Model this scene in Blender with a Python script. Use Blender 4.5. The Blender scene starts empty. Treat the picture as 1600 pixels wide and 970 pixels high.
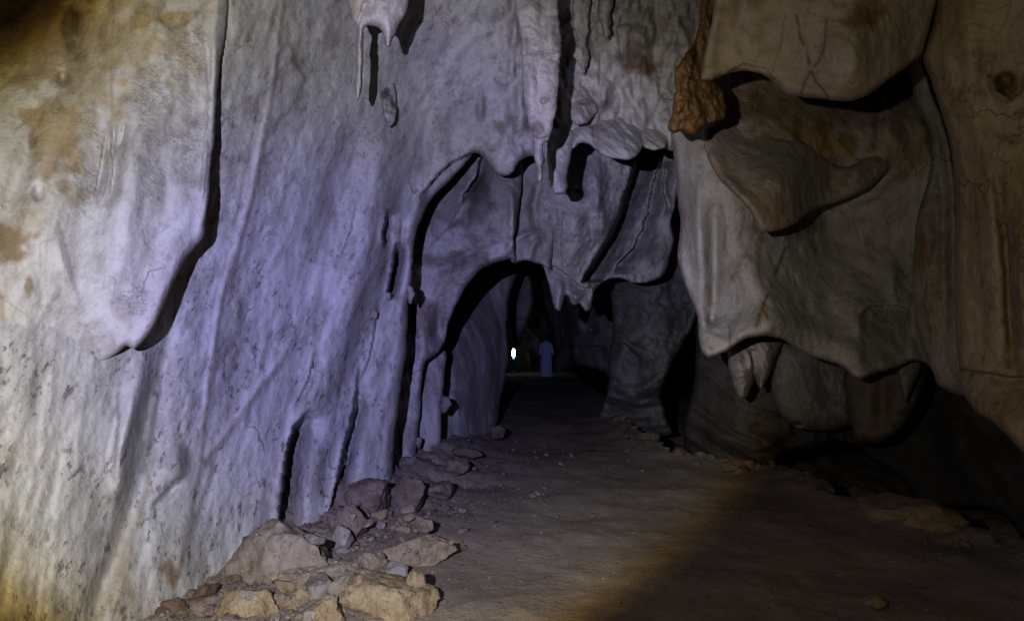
import bpy, bmesh, math, random
import numpy as np
from mathutils import Vector, noise as mnoise

S = bpy.context.scene
COL = S.collection
# ------------------------------------------------------------------ camera
F = 1081.0          # focal length in photograph pixels
HZ = 530.0          # horizon row of the photograph
EYE = 1.55          # eye height in metres
cam_d = bpy.data.cameras.new('camera')
cam = bpy.data.objects.new('camera', cam_d)
COL.objects.link(cam)
cam.location = (0, 0, EYE)
cam.rotation_euler = (math.radians(90), 0, 0)
cam_d.sensor_width = 36.0
cam_d.lens = 36.0 * F / 1600.0
cam_d.shift_y = (HZ - 485.0) / 1600.0
cam_d.clip_start = 0.05
cam_d.clip_end = 200
S.camera = cam
# ------------------------------------------------------------------ world: deep in a cave, practically no sky light
W = bpy.data.worlds.new('World')
S.world = W
W.use_nodes = True
bg = W.node_tree.nodes['Background']
bg.inputs['Color'].default_value = (0.5, 0.55, 0.7, 1)
bg.inputs['Strength'].default_value = 0.0005
S.view_settings.view_transform = 'Standard'
S.view_settings.look = 'None'
S.view_settings.exposure = 0.0
S.view_settings.gamma = 1.0
S.cycles.max_bounces = 4
S.cycles.diffuse_bounces = 1
S.cycles.glossy_bounces = 1
S.cycles.use_denoising = True
S.cycles.caustics_reflective = False
S.cycles.caustics_refractive = False
# ------------------------------------------------------------------ the torch: blue core, yellow rim, weak spill
LIGHT_POS = Vector((-0.65, -0.05, EYE + 0.28))
AIM_PX = (612, 526)
TORCH_W = 1050.0
SPILL_W = 130.0


def P(u, v, D):
    return ((u - 800.0) / F * D, D, EYE - (v - HZ) / F * D)


def aim(o, target):
    d = Vector(target) - o.location
    o.rotation_euler = d.to_track_quat('-Z', 'Y').to_euler()


ld = bpy.data.lights.new('torch', 'SPOT')
ld.energy = TORCH_W
ld.spot_size = math.radians(170)
ld.spot_blend = 0.0
ld.shadow_soft_size = 0.012
ld.use_nodes = True
nt = ld.node_tree
em = nt.nodes['Emission']
tc = nt.nodes.new('ShaderNodeTexCoord')
sx = nt.nodes.new('ShaderNodeSeparateXYZ')
nt.links.new(tc.outputs['Normal'], sx.inputs[0])
mab = nt.nodes.new('ShaderNodeMath'); mab.operation = 'ABSOLUTE'
nt.links.new(sx.outputs['Z'], mab.inputs[0])
mac = nt.nodes.new('ShaderNodeMath'); mac.operation = 'ARCCOSINE'
nt.links.new(mab.outputs[0], mac.inputs[0])
mdv = nt.nodes.new('ShaderNodeMath'); mdv.operation = 'DIVIDE'
mdv.inputs[1].default_value = math.radians(60)
nt.links.new(mac.outputs[0], mdv.inputs[0])


def beam(prof):
    cr = nt.nodes.new('ShaderNodeValToRGB')
    nt.links.new(mdv.outputs[0], cr.inputs[0])
    els = cr.color_ramp.elements
    while len(els) < len(prof):
        els.new(0.5)
    for e, (a, c) in zip(els, prof):
        e.position = a / 60.0
        e.color = (*c, 1)
    return cr.outputs[0]


# the beam's rim is sharp and yellow to the left and below, soft and grey to the upper right
rim = beam([(0, (.54, .54, 1.26)), (6, (.54, .54, 1.24)), (11, (.54, .54, 1.16)), (14.5, (.56, .56, 1.02)), (17.5, (.60, .61, .90)), (21, (.64, .65, .78)),
            (25.5, (.68, .67, .67)), (27.8, (.64, .585, .45)), (29.1, (.50, .375, .14)), (30.3, (.19, .12, .030)), (31.6, (.040, .026, .009)), (60, (.006, .005, .004))])
soft = beam([(0, (.54, .54, 1.28)), (6, (.54, .54, 1.27)), (11, (.54, .54, 1.24)), (15, (.55, .55, 1.20)), (18.5, (.575, .575, 1.13)), (21.5, (.60, .60, 1.06)),
             (24, (.61, .605, .95)), (27, (.53, .52, .68)), (30, (.26, .245, .245)), (33, (.10, .09, .08)), (38, (.028, .023, .018)), (60, (.006, .005, .004))])
dx_ = nt.nodes.new('ShaderNodeVectorMath'); dx_.operation = 'DOT_PRODUCT'
dx_.inputs[1].default_value = (.68, .73, 0)
nt.links.new(tc.outputs['Normal'], dx_.inputs[0])
mr = nt.nodes.new('ShaderNodeMapRange'); mr.interpolation_type = 'SMOOTHSTEP'
mr.inputs[1].default_value = .21; mr.inputs[2].default_value = .34
nt.links.new(dx_.outputs['Value'], mr.inputs[0])
mxl = nt.nodes.new('ShaderNodeMix'); mxl.data_type = 'RGBA'
nt.links.new(mr.outputs[0], mxl.inputs[0]); nt.links.new(rim, mxl.inputs[6]); nt.links.new(soft, mxl.inputs[7])
nt.links.new(mxl.outputs[2], em.inputs['Color'])
torch = bpy.data.objects.new('torch', ld)
COL.objects.link(torch)
torch.location = LIGHT_POS
aim(torch, P(AIM_PX[0], AIM_PX[1], 8.0))

l2 = bpy.data.lights.new('torch_spill', 'SPOT')
l2.energy = SPILL_W
l2.spot_size = math.radians(92)
l2.spot_blend = 1.0
l2.shadow_soft_size = 0.05
l2.color = (1.0, 0.90, 0.76)
spill = bpy.data.objects.new('torch_spill', l2)
COL.objects.link(spill)
spill.location = LIGHT_POS
aim(spill, P(1330, 235, 6.0))

# ------------------------------------------------------------------ numpy noise
_rng = np.random.RandomState(7)
_perm = np.concatenate([_rng.permutation(256)] * 3)
_g = _rng.normal(size=(256, 3))
_g /= np.linalg.norm(_g, axis=1, keepdims=True)


def pnoise(x, y, z=0.0):
    x = np.asarray(x, float); y = np.asarray(y, float); z = np.broadcast_to(np.asarray(z, float), x.shape)
    xi = np.floor(x).astype(int); yi = np.floor(y).astype(int); zi = np.floor(z).astype(int)
    xf = x - xi; yf = y - yi; zf = z - zi
    f = lambda t: t * t * t * (t * (t * 6 - 15) + 10)
    u, v, w = f(xf), f(yf), f(zf)
    out = 0
    for a in (0, 1):
        for b in (0, 1):
            for c in (0, 1):
                h = _perm[(_perm[(_perm[(xi + a) & 255] + yi + b) & 255] + zi + c) & 255]
                g = _g[h]
                d = g[..., 0] * (xf - a) + g[..., 1] * (yf - b) + g[..., 2] * (zf - c)
                out = out + d * (u if a else 1 - u) * (v if b else 1 - v) * (w if c else 1 - w)
    return out * 1.5


def fbm(x, y, z=0.0, o=4, gain=0.5, lac=2.03):
    s = 0; a = 1.0
    x = np.asarray(x, float); y = np.asarray(y, float); z = np.asarray(z, float)
    for i in range(o):
        s = s + a * pnoise(x + 17.3 * i, y - 9.1 * i, z + 3.7 * i)
        a *= gain; x = x * lac; y = y * lac; z = z * lac
    return s


def sstep(a, b, x):
    t = np.clip((x - a) / (b - a), 0, 1)
    return t * t * (3 - 2 * t)


class TPS:
    """smooth surface through control points (u, v, value)"""
    def __init__(self, pts, inv=True):
        p = np.array(pts, float)
        self.inv = inv
        self.c = p[:, :2] / 500.0
        val = 1.0 / p[:, 2] if inv else p[:, 2]
        n = len(p)
        K = self._k(np.linalg.norm(self.c[:, None] - self.c[None], axis=2)) + np.eye(n) * 1e-4
        A = np.zeros((n + 3, n + 3))
        A[:n, :n] = K
        A[:n, n] = 1; A[:n, n + 1:] = self.c
        A[n, :n] = 1; A[n + 1:, :n] = self.c.T
        self.w = np.linalg.solve(A, np.concatenate([val, np.zeros(3)]))

    @staticmethod
    def _k(r):
        return np.where(r > 1e-9, r * r * np.log(np.maximum(r, 1e-9)), 0)

    def __call__(self, u, v):
        q = np.stack([u, v], -1) / 500.0
        n = len(self.c)
        out = self.w[n] + q @ self.w[n + 1:]
        for i in range(n):
            out = out + self.w[i] * self._k(np.hypot(q[..., 0] - self.c[i, 0], q[..., 1] - self.c[i, 1]))
        return 1.0 / np.maximum(out, 0.01) if self.inv else out


# ------------------------------------------------------------------ outlines
def smooth_poly(pts, sub=5, rough=0.0, seed=0):
    p = np.array(pts, float)
    n = len(p)
    out = []
    for i in range(n):
        a, b, c, d = p[(i - 1) % n], p[i], p[(i + 1) % n], p[(i + 2) % n]
        L = np.linalg.norm(c - b)
        m1 = (c - a) * 0.5; m2 = (d - b) * 0.5
        m1 *= min(1, L / (np.linalg.norm(m1) + 1e-6)); m2 *= min(1, L / (np.linalg.norm(m2) + 1e-6))
        k = int(max(sub, min(14, L / 5)))
        for t in np.arange(k) / k:
            h00 = 2 * t**3 - 3 * t**2 + 1; h10 = t**3 - 2 * t**2 + t; h01 = -2 * t**3 + 3 * t**2; h11 = t**3 - t**2
            out.append(h00 * b + h10 * m1 + h01 * c + h11 * m2)
    out = np.array(out)
    if rough:
        out = out + rough * np.stack([fbm(out[:, 0] / 9, out[:, 1] / 9, seed + .5, 3), fbm(out[:, 0] / 9, out[:, 1] / 9, seed + 40.5, 3)], -1)
        out = out + 2.2 * rough * np.stack([pnoise(out[:, 0] / 34, out[:, 1] / 34, seed + 60.5), pnoise(out[:, 0] / 34, out[:, 1] / 34, seed + 80.5)], -1)
    return out


def sdf_poly(u, v, poly):
    """signed distance (negative inside) and nearest point"""
    best = np.full(u.shape, 1e18); nx = np.zeros(u.shape); ny = np.zeros(u.shape)
    inside = np.zeros(u.shape, bool)
    n = len(poly)
    for i in range(n):
        a = poly[i]; b = poly[(i + 1) % n]
        e = b - a; L2 = e @ e
        if L2 < 1e-12:
            continue
        t = np.clip(((u - a[0]) * e[0] + (v - a[1]) * e[1]) / L2, 0, 1)
        px = a[0] + t * e[0]; py = a[1] + t * e[1]
        d = (u - px)**2 + (v - py)**2
        m = d < best
        best = np.where(m, d, best); nx = np.where(m, px, nx); ny = np.where(m, py, ny)
        cond = (a[1] > v) != (b[1] > v)
        if abs(e[1]) > 1e-12:
            xx = a[0] + (v - a[1]) / e[1] * e[0]
            inside ^= cond & (u < xx)
    d = np.sqrt(best)
    return np.where(inside, -d, d), nx, ny


def line_dist(u, v, pts):
    best = np.full(u.shape, 1e18)
    tt = np.zeros(u.shape)
    n = len(pts) - 1
    for i in range(n):
        a = np.array(pts[i], float); b = np.array(pts[i + 1], float)
        e = b - a
        t = np.clip(((u - a[0]) * e[0] + (v - a[1]) * e[1]) / (e @ e), 0, 1)
        d = (u - a[0] - t * e[0])**2 + (v - a[1] - t * e[1])**2
        m = d < best
        best = np.where(m, d, best); tt = np.where(m, (i + t) / n, tt)
    return np.sqrt(best), tt


# surface features, each returns metres to add to depth
def drop(pts, A, w, fade=(0.15, 0.0), wig=2.0):
    """a lip: the surface right of a downward line falls back by A and eases up again over w pixels"""
    lip = min(.05, .12 * A)
    p = np.array(pts, float)
    def f(u, v):
        ul = np.interp(v, p[:, 1], p[:, 0]) + wig * pnoise(v / 14.0, v * 0 + p[0, 0] * .37)
        t = (v - p[0, 1]) / (p[-1, 1] - p[0, 1])
        a = sstep(0, max(fade[0], 1e-3), t) * (1 - (sstep(1 - fade[1], 1, t) if fade[1] > 0 else (t > 1)))
        du = u - ul
        k = sstep(-1.5, 2.5, du)
        return A * a * k / (1 + (np.maximum(du, 0) / w)**3) - (1 - k) * lip * a * np.exp(-(du / (w * .45))**2)
    return f


def dropv(pts, A, w, fade=(0.15, 0.15), wig=1.5):
    """the same for a line that runs left to right: below it the surface falls back"""
    p = np.array(pts, float)
    def f(u, v):
        vl = np.interp(u, p[:, 0], p[:, 1]) + wig * pnoise(u / 9.0, u * 0 + p[0, 1] * .37)
        t = (u - p[0, 0]) / (p[-1, 0] - p[0, 0])
        a = sstep(0, fade[0], t) * (1 - sstep(1 - fade[1], 1, t))
        dv = v - vl
        k = sstep(-1.5, 2.5, dv)
        return A * a * k * np.exp(-np.maximum(dv, 0) / w) - (1 - k) * min(.04, A * .25) * a * np.exp(-(dv / (w * .45))**2)
    return f


def ridge(pts, A, w, taper=True):
    """A > 0 stands out towards the viewer, A < 0 is a groove"""
    def f(u, v):
        d, t = line_dist(u, v, pts)
        a = np.sin(np.clip(t, 0.02, .98) * math.pi)**.5 if taper else 1.0
        return -A * a * np.exp(-(d / w)**2)
    return f


def bump(u0, v0, ru, rv, A):
    def f(u, v):
        r = np.sqrt(((u - u0) / ru)**2 + ((v - v0) / rv)**2)
        return -A * (1 - sstep(0, 1, r))
    return f


def rock_noise(amp, scale, seed, aniso=(1, 1), shear=0.0, o=4):
    def f(u, v, D):
        x = (u + shear * v) / F * D / scale * aniso[0]; z = v / F * D / scale * aniso[1]
        return amp * fbm(x, z, seed + D * .25, o)
    return f


# ------------------------------------------------------------------ materials
MATS = {}


def limestone(name, speck=(0.10, 0.085, 0.075), bump_s=0.6, rough=.78, scale=1.0, slant=True):
    if name in MATS:
        return MATS[name]
    m = bpy.data.materials.new(name); m.use_nodes = True
    n = m.node_tree.nodes; l = m.node_tree.links
    b = n['Principled BSDF']
    geo = n.new('ShaderNodeNewGeometry')
    pos = geo.outputs['Position']
    base = n.new('ShaderNodeVertexColor'); base.layer_name = 'tint'
    msk = n.new('ShaderNodeVertexColor'); msk.layer_name = 'mask'
    sm = n.new('ShaderNodeSeparateColor'); l.new(msk.outputs[0], sm.inputs[0])

    def tex(sc, det=5, dist=0.0, mp=None, rgh=.55):
        t = n.new('ShaderNodeTexNoise'); t.inputs['Scale'].default_value = sc * scale
        t.inputs['Detail'].default_value = det; t.inputs['Distortion'].default_value = dist; t.inputs['Roughness'].default_value = rgh
        if mp:
            k = n.new('ShaderNodeMapping'); k.vector_type = 'TEXTURE'; k.inputs['Scale'].default_value = [1 / q for q in mp[0]]; k.inputs['Rotation'].default_value = (math.radians(-38), 0, 0) if slant else (0, 0, 0)
            l.new(pos, k.inputs['Vector']); l.new(k.outputs[0], t.inputs['Vector'])
        else:
            l.new(pos, t.inputs['Vector'])
        return t.outputs[0]

    def rng(src, a, b_, c=0.0, d=1.0):
        r = n.new('ShaderNodeMapRange'); r.inputs[1].default_value = a; r.inputs[2].default_value = b_
        r.inputs[3].default_value = c; r.inputs[4].default_value = d; r.interpolation_type = 'SMOOTHSTEP'
        l.new(src, r.inputs[0]); return r.outputs[0]

    def mul(a, b_, op='MULTIPLY'):
        r = n.new('ShaderNodeMath'); r.operation = op
        for i, q in enumerate((a, b_)):
            if isinstance(q, (int, float)): r.inputs[i].default_value = q
            else: l.new(q, r.inputs[i])
        return r.outputs[0]

    def mix(fac, a, b_, mode='MIX'):
        r = n.new('ShaderNodeMix'); r.data_type = 'RGBA'; r.blend_type = mode
        if isinstance(fac, float): r.inputs[0].default_value = fac
        else: l.new(fac, r.inputs[0])
        for i, q in ((6, a), (7, b_)):
            if isinstance(q, tuple): r.inputs[i].default_value = (*q, 1)
            else: l.new(q, r.inputs[i])
        return r.outputs[2]

    # broad mottling and streaks that follow the flow of the stone
    mott = tex(1.7, 6)
    streak = tex(5.0, 5, 0.3, ((2.2, 2.2, .40), None))
    fine = tex(38, 4)
    c = mix(mul(rng(mott, .38, .64), .5), base.outputs[0], mix(1.0, base.outputs[0], (.74, .70, .66), 'MULTIPLY'))
    c = mix(mul(rng(streak, .48, .68), .55), c, mix(1.0, c, (.62, .58, .55), 'MULTIPLY'))
    c = mix(mul(rng(fine, .45, .75), .35), c, mix(1.0, c, (.70, .66, .62), 'MULTIPLY'))
    grime = rng(tex(4.2, 10, .25, ((1.3, 1.3, .55), None), .72), .53, .60)
    c = mix(mul(grime, .34), c, mix(1.0, c, (.56, .50, .45), 'MULTIPLY'))
    pale = rng(tex(6.5, 9, .2, None, .7), .56, .63)
    c = mix(mul(pale, .30), c, mix(1.0, c, (1.22, 1.22, 1.22), 'MULTIPLY'))
    smear = rng(tex(3.0, 7, .1, ((1.9, 1.9, .42), None), .66), .55, .63)
    c = mix(mul(mul(smear, .5), sm.outputs[1]), c, mix(1.0, c, (.50, .47, .46), 'MULTIPLY'))
    # dark lichen-like specks and smears in clumps
    sp1 = rng(tex(17, 9, 0, ((1.25, 1.25, .62), None), .74), .535, .625)
    clump = rng(tex(3.4, 4), .40, .56)
    spm = mul(mul(sp1, clump), sm.outputs[1])
    c = mix(mul(spm, .85), c, speck)
    sp2 = mul(rng(tex(60, 3), .66, .72), mul(sm.outputs[1], .6))
    c = mix(sp2, c, speck)
    # hair cracks
    vo = n.new('ShaderNodeTexVoronoi'); vo.feature = 'DISTANCE_TO_EDGE'; vo.inputs['Scale'].default_value = 1.5 * scale
    warp = n.new('ShaderNodeTexNoise'); warp.inputs['Scale'].default_value = 3.5; warp.inputs['Detail'].default_value = 2.5
    l.new(pos, warp.inputs['Vector'])
    ad = n.new('ShaderNodeVectorMath'); ad.operation = 'MULTIPLY_ADD'; ad.inputs[1].default_value = (.4, .4, .4)
    l.new(warp.outputs['Color'], ad.inputs[0]); l.new(pos, ad.inputs[2]); l.new(ad.outputs[0], vo.inputs['Vector'])
    crk = mul(rng(vo.outputs['Distance'], .0025, .012, 1, 0), rng(tex(1.1, 2), .54, .62))
    c = mix(mul(crk, .5), c, (.07, .055, .045))
    # wormy calcite pattern
    wn = tex(21, 4, .8, ((1.0, 1.0, 2.3), None))
    wd = mul(mul(wn, .5, 'SUBTRACT'), 1.0); wab = n.new('ShaderNodeMath'); wab.operation = 'ABSOLUTE'; l.new(wd, wab.inputs[0])
    worm = mul(mul(rng(wab.outputs[0], .010, .035, 1, 0), rng(tex(5, 3), .38, .50)), sm.outputs[0])
    c = mix(mul(mul(rng(tex(7, 6, 0, None, .7), .42, .58), sm.outputs[0]), .38), c, (.27, .235, .19))
    c = mix(mul(worm, .42), c, (.17, .13, .09))
    l.new(c, b.inputs['Base Color'])
    b.inputs['Roughness'].default_value = rough
    b.inputs['Specular IOR Level'].default_value = .25
    # relief
    h = mul(mul(tex(9, 6, 0, None, .62), .8), mul(fine, .25), 'ADD')
    h = mul(h, mul(streak, .25), 'ADD')
    h = mul(h, mul(spm, -.12), 'ADD')
    h = mul(h, mul(crk, -.25), 'ADD')
    h = mul(h, mul(worm, -.22), 'ADD')
    bp = n.new('ShaderNodeBump'); bp.inputs['Strength'].default_value = bump_s; bp.inputs['Distance'].default_value = .026
    l.new(h, bp.inputs['Height']); l.new(bp.outputs[0], b.inputs['Normal'])
    MATS[name] = m
    return m


def flat_mat(name, col, rough=.8, noise_amt=.3, sc=20, emit=None, bump_s=.3, spec=.25):
    if name in MATS:
        return MATS[name]
    m = bpy.data.materials.new(name); m.use_nodes = True
    n = m.node_tree.nodes; l = m.node_tree.links
    b = n['Principled BSDF']
    geo = n.new('ShaderNodeNewGeometry')
    t = n.new('ShaderNodeTexNoise'); t.inputs['Scale'].default_value = sc; t.inputs['Detail'].default_value = 5
    l.new(geo.outputs['Position'], t.inputs['Vector'])
    r = n.new('ShaderNodeValToRGB')
    r.color_ramp.elements[0].position = .3; r.color_ramp.elements[1].position = .7
    r.color_ramp.elements[0].color = (*[x * (1 - noise_amt) for x in col], 1)
    r.color_ramp.elements[1].color = (*[min(1, x * (1 + noise_amt)) for x in col], 1)
    l.new(t.outputs[0], r.inputs[0]); l.new(r.outputs[0], b.inputs['Base Color'])
    b.inputs['Roughness'].default_value = rough
    b.inputs['Specular IOR Level'].default_value = spec
    bp = n.new('ShaderNodeBump'); bp.inputs['Strength'].default_value = bump_s; bp.inputs['Distance'].default_value = .01
    l.new(t.outputs[0], bp.inputs['Height']); l.new(bp.outputs[0], b.inputs['Normal'])
    if emit:
        b.inputs['Emission Color'].default_value = (*emit[0], 1)
        b.inputs['Emission Strength'].default_value = emit[1]
    MATS[name] = m
    return m


# ------------------------------------------------------------------ object helpers
def tag(o, label=None, cat=None, group=None, kind=None):
    if label: o['label'] = label
    if cat: o['category'] = cat
    if group: o['group'] = group
    if kind: o['kind'] = kind
    return o


def link_mesh(name, co, faces, mat, parent=None, smooth=True, tint=None, mask=None, recenter=True):
    co = np.asarray(co, float)
    org = np.zeros(3)
    if recenter and parent is None:
        org = np.array([(co[:, 0].min() + co[:, 0].max()) / 2, (co[:, 1].min() + co[:, 1].max()) / 2, co[:, 2].min()])
        co = co - org
    me = bpy.data.meshes.new(name)
    me.from_pydata(co.tolist() if not isinstance(co, list) else co, [], faces)
    if tint is not None:
        a = me.color_attributes.new('tint', 'FLOAT_COLOR', 'POINT')
        t = np.ones((len(co), 4)); t[:, :3] = tint
        a.data.foreach_set('color', t.ravel())
        a = me.color_attributes.new('mask', 'FLOAT_COLOR', 'POINT')
        t = np.ones((len(co), 4)); t[:, :3] = 0 if mask is None else mask
        a.data.foreach_set('color', t.ravel())
    me.polygons.foreach_set('use_smooth', np.full(len(me.polygons), smooth))
    me.materials.append(mat)
    me.update()
    o = bpy.data.objects.new(name, me)
    o.location = org
    COL.objects.link(o)
    if parent: o.parent = parent
    return o


# colours of stone
WHITE = (.56, .545, .515); GREY = (.46, .445, .43); CREAM = (.60, .56, .48); TAN = (.40, .30, .16); OCHRE = (.34, .20, .065)
BROWN = (.20, .115, .05); DIRT = (.22, .185, .155); BUFF = (.44, .37, .27)


def paint(u, v, base, stains_shade, lines, seed):
    col = np.tile(np.array(base, float), (len(u), 1))
    nz = fbm(u / 26, v / 26, seed + .3, 5)
    nz2 = fbm(u / 90, v / 90, seed + 7.3, 4)
    for (u0, v0, ru, rv, c, s) in stains_shade:
        r = np.sqrt(((u - u0) / ru)**2 + ((v - v0) / rv)**2) + .55 * nz + .35 * nz2
        m = (s * (1 - sstep(.35, 1.1, r)))[:, None]
        col = col * (1 - m) + np.array(c) * m
    for (pts, w, c, s) in lines:
        d, t = line_dist(u + 3 * nz2 * 2, v, pts)
        m = (s * np.exp(-(d / w)**2) * sstep(-.35, .15, nz + .25))[:, None]
        col = col * (1 - m) + np.array(c) * m
    return col


def sheet(name, poly, depth, mat, base=WHITE, feats=(), noises=(), step=3.0, edge=(14, .12), skirt=.5, inflate=None,
          stains_shade=(), lines=(), worm=(), speck=.6, sub=5, rough=1.0, seed=0, under=10, parent=None, label=None, cat=None, group=None, speck_f=None):
    pl = smooth_poly(poly, sub, rough, seed)
    u0, v0 = pl.min(0) - 2 * step; u1, v1 = pl.max(0) + 2 * step
    us = np.arange(u0, u1 + step, step); vs = np.arange(v0, v1 + step, step)
    U, V = np.meshgrid(us, vs)
    d, nx, ny = sdf_poly(U, V, pl)
    ins = d < -0.25 * step
    cell = ins[:-1, :-1] | ins[1:, :-1] | ins[:-1, 1:] | ins[1:, 1:]
    use = np.zeros(U.shape, bool)
    use[:-1, :-1] |= cell; use[1:, :-1] |= cell; use[:-1, 1:] |= cell; use[1:, 1:] |= cell
    idx = np.full(U.shape, -1); idx[use] = np.arange(use.sum())
    on = ~ins[use]
    u = np.where(on, nx[use], U[use]); v = np.where(on, ny[use], V[use])
    dd = np.where(on, 0.0, -d[use])
    q = np.stack([idx[:-1, :-1][cell], idx[1:, :-1][cell], idx[1:, 1:][cell], idx[:-1, 1:][cell]], -1)
    D = depth(u, v)
    base_D = D.copy()
    for f in feats:
        D = D + f(u, v)
    for f in noises:
        D = D + f(u, v, base_D)
    tint = paint(u, v, base, stains_shade, lines, seed)
    mask = np.zeros((len(u), 3)); mask[:, 1] = speck if speck_f is None else speck_f(u, v)
    for (a, b, ra, rb) in worm:
        r = np.sqrt(((u - a) / ra)**2 + ((v - b) / rb)**2) + .5 * fbm(u / 40, v / 40, seed + 3.3, 3)
        mask[:, 0] = np.maximum(mask[:, 0], 1 - sstep(.6, 1.05, r))
    if inflate is None:
        r, R = edge
        k = np.clip(1 - dd / r, 0, 1)
        D = D + R * (1 - np.sqrt(np.maximum(0, 1 - k * k)))
        co = np.stack(P(u, v, D), -1)
        faces = q
        # skirt: the rim turns back into the rock
        e = np.concatenate([q[:, [0, 1]], q[:, [1, 2]], q[:, [2, 3]], q[:, [3, 0]]])
        key = np.sort(e, 1); kk = key[:, 0].astype(np.int64) * len(u) + key[:, 1]
        _, inv, cnt = np.unique(kk, return_inverse=True, return_counts=True)
        be = e[cnt[inv] == 1]
        bv = np.unique(be)
        mp = np.full(len(u), -1); mp[bv] = np.arange(len(bv))
        # inward direction from the outline
        cu, cv = u[bv], v[bv]
        eps = 2.0
        sdx = sdf_poly(cu + eps, cv, pl)[0] - sdf_poly(cu - eps, cv, pl)[0]
        sdy = sdf_poly(cu, cv + eps, pl)[0] - sdf_poly(cu, cv - eps, pl)[0]
        L = np.hypot(sdx, sdy) + 1e-6
        rings = []
        for t in (.25, 1.0):
            ru = cu - sdx / L * under * t; rv = cv - sdy / L * under * t
            rings.append(np.stack(P(ru, rv, D[bv] + skirt * t), -1))
        nb = len(u)
        co = np.concatenate([co] + rings)
        m = len(bv)
        a, b = mp[be[:, 0]], mp[be[:, 1]]
        f1 = np.stack([be[:, 1], be[:, 0], nb + a, nb + b], -1)
        f2 = np.stack([nb + b, nb + a, nb + m + a, nb + m + b], -1)
        faces = np.concatenate([q, f1, f2])
        tint = np.concatenate([tint, tint[bv], tint[bv]]); mask = np.concatenate([mask, mask[bv], mask[bv]])
    else:
        r, R = inflate
        k = np.clip(1 - dd / r, 0, 1)
        h = R * np.sqrt(np.maximum(0, 1 - k * k))
        front = np.stack(P(u, v, D - h), -1)
        inner = np.where(~on)[0]
        mp = np.arange(len(u)); mp[inner] = len(u) + np.arange(len(inner))
        back = np.stack(P(u[inner], v[inner], D[inner] + h[inner]), -1)
        co = np.concatenate([front, back])
        faces = np.concatenate([q, mp[q][:, ::-1]])
        tint = np.concatenate([tint, tint[inner]]); mask = np.concatenate([mask, mask[inner]])
    o = link_mesh(name, co, faces.tolist(), mat, parent, True, tint, mask)
    tag(o, label, cat, group)
    return o


STONE = limestone('pale_limestone')
WARM = limestone('ochre_limestone', speck=(.11, .065, .03), bump_s=.85, slant=False)

# ================================================================== THE CAVE SHELL AND GROUND
def wall_x(Y):
    return np.interp(Y, [0, 3, 3.9, 5.0, 6.0, 7.2, 9, 12, 14, 40], [-2.9, -2.45, -2.1, -1.78, -1.42, -1.0, -.65, -.28, -.3, -1.2])


def edge_x(Y):
    return np.interp(Y, [0, 3.5, 5.1, 5.6, 6.7, 8.2, 8.7, 9.3, 12, 15, 20, 40], [4.4, 4.1, 3.85, 3.6, 3.35, 3.25, 2.75, 2.1, 2.1, 2.2, 2.6, 3.0])


def ground_z(X, Y):
    X = np.asarray(X, float); Y = np.asarray(Y, float)
    z = .05 * fbm(X * .7, Y * .7, 1.5, 4) + .012 * fbm(X * 3.5, Y * 3.5, 5.5, 3)
    dx = X - wall_x(Y)
    near = 1 - sstep(7.5, 12, Y)
    z = z + (.06 + .20 * near * sstep(4.6, 6.2, Y)) * np.exp(-np.maximum(dx, 0) / (.28 + .25 * near)) * (1 + .5 * fbm(X * 2.2, Y * 2.2, 8.5, 4))
    z = z + .05 * np.exp(-((X + 1.2) / .45)**2 - ((Y - 4.5) / .7)**2)
    # rough strip along the wall
    rough = np.exp(-(np.maximum(dx - .2, 0) / .7)**2) * near
    z = z + rough * (.05 * (.4 - np.abs(fbm(X * 4, Y * 4, 2.5, 5))) + .02 * fbm(X * 14, Y * 14, 6.5, 3))
    # right bank falls into a dark gully
    ex = edge_x(Y) + .22 * fbm(X * .4, Y * 1.6, 4.5, 4)
    r = X - ex
    z = z + .06 * np.exp(-((r + .25) / .28)**2) * (1 + fbm(X * 4, Y * 4, 9.5, 3))
    z = z - .75 * sstep(-.05, .45, r)
    rr = sstep(-.1, .3, r)
    z = z + rr * .18 * fbm(X * 2.5, Y * 2.5, 12.5, 5)
    return z


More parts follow.
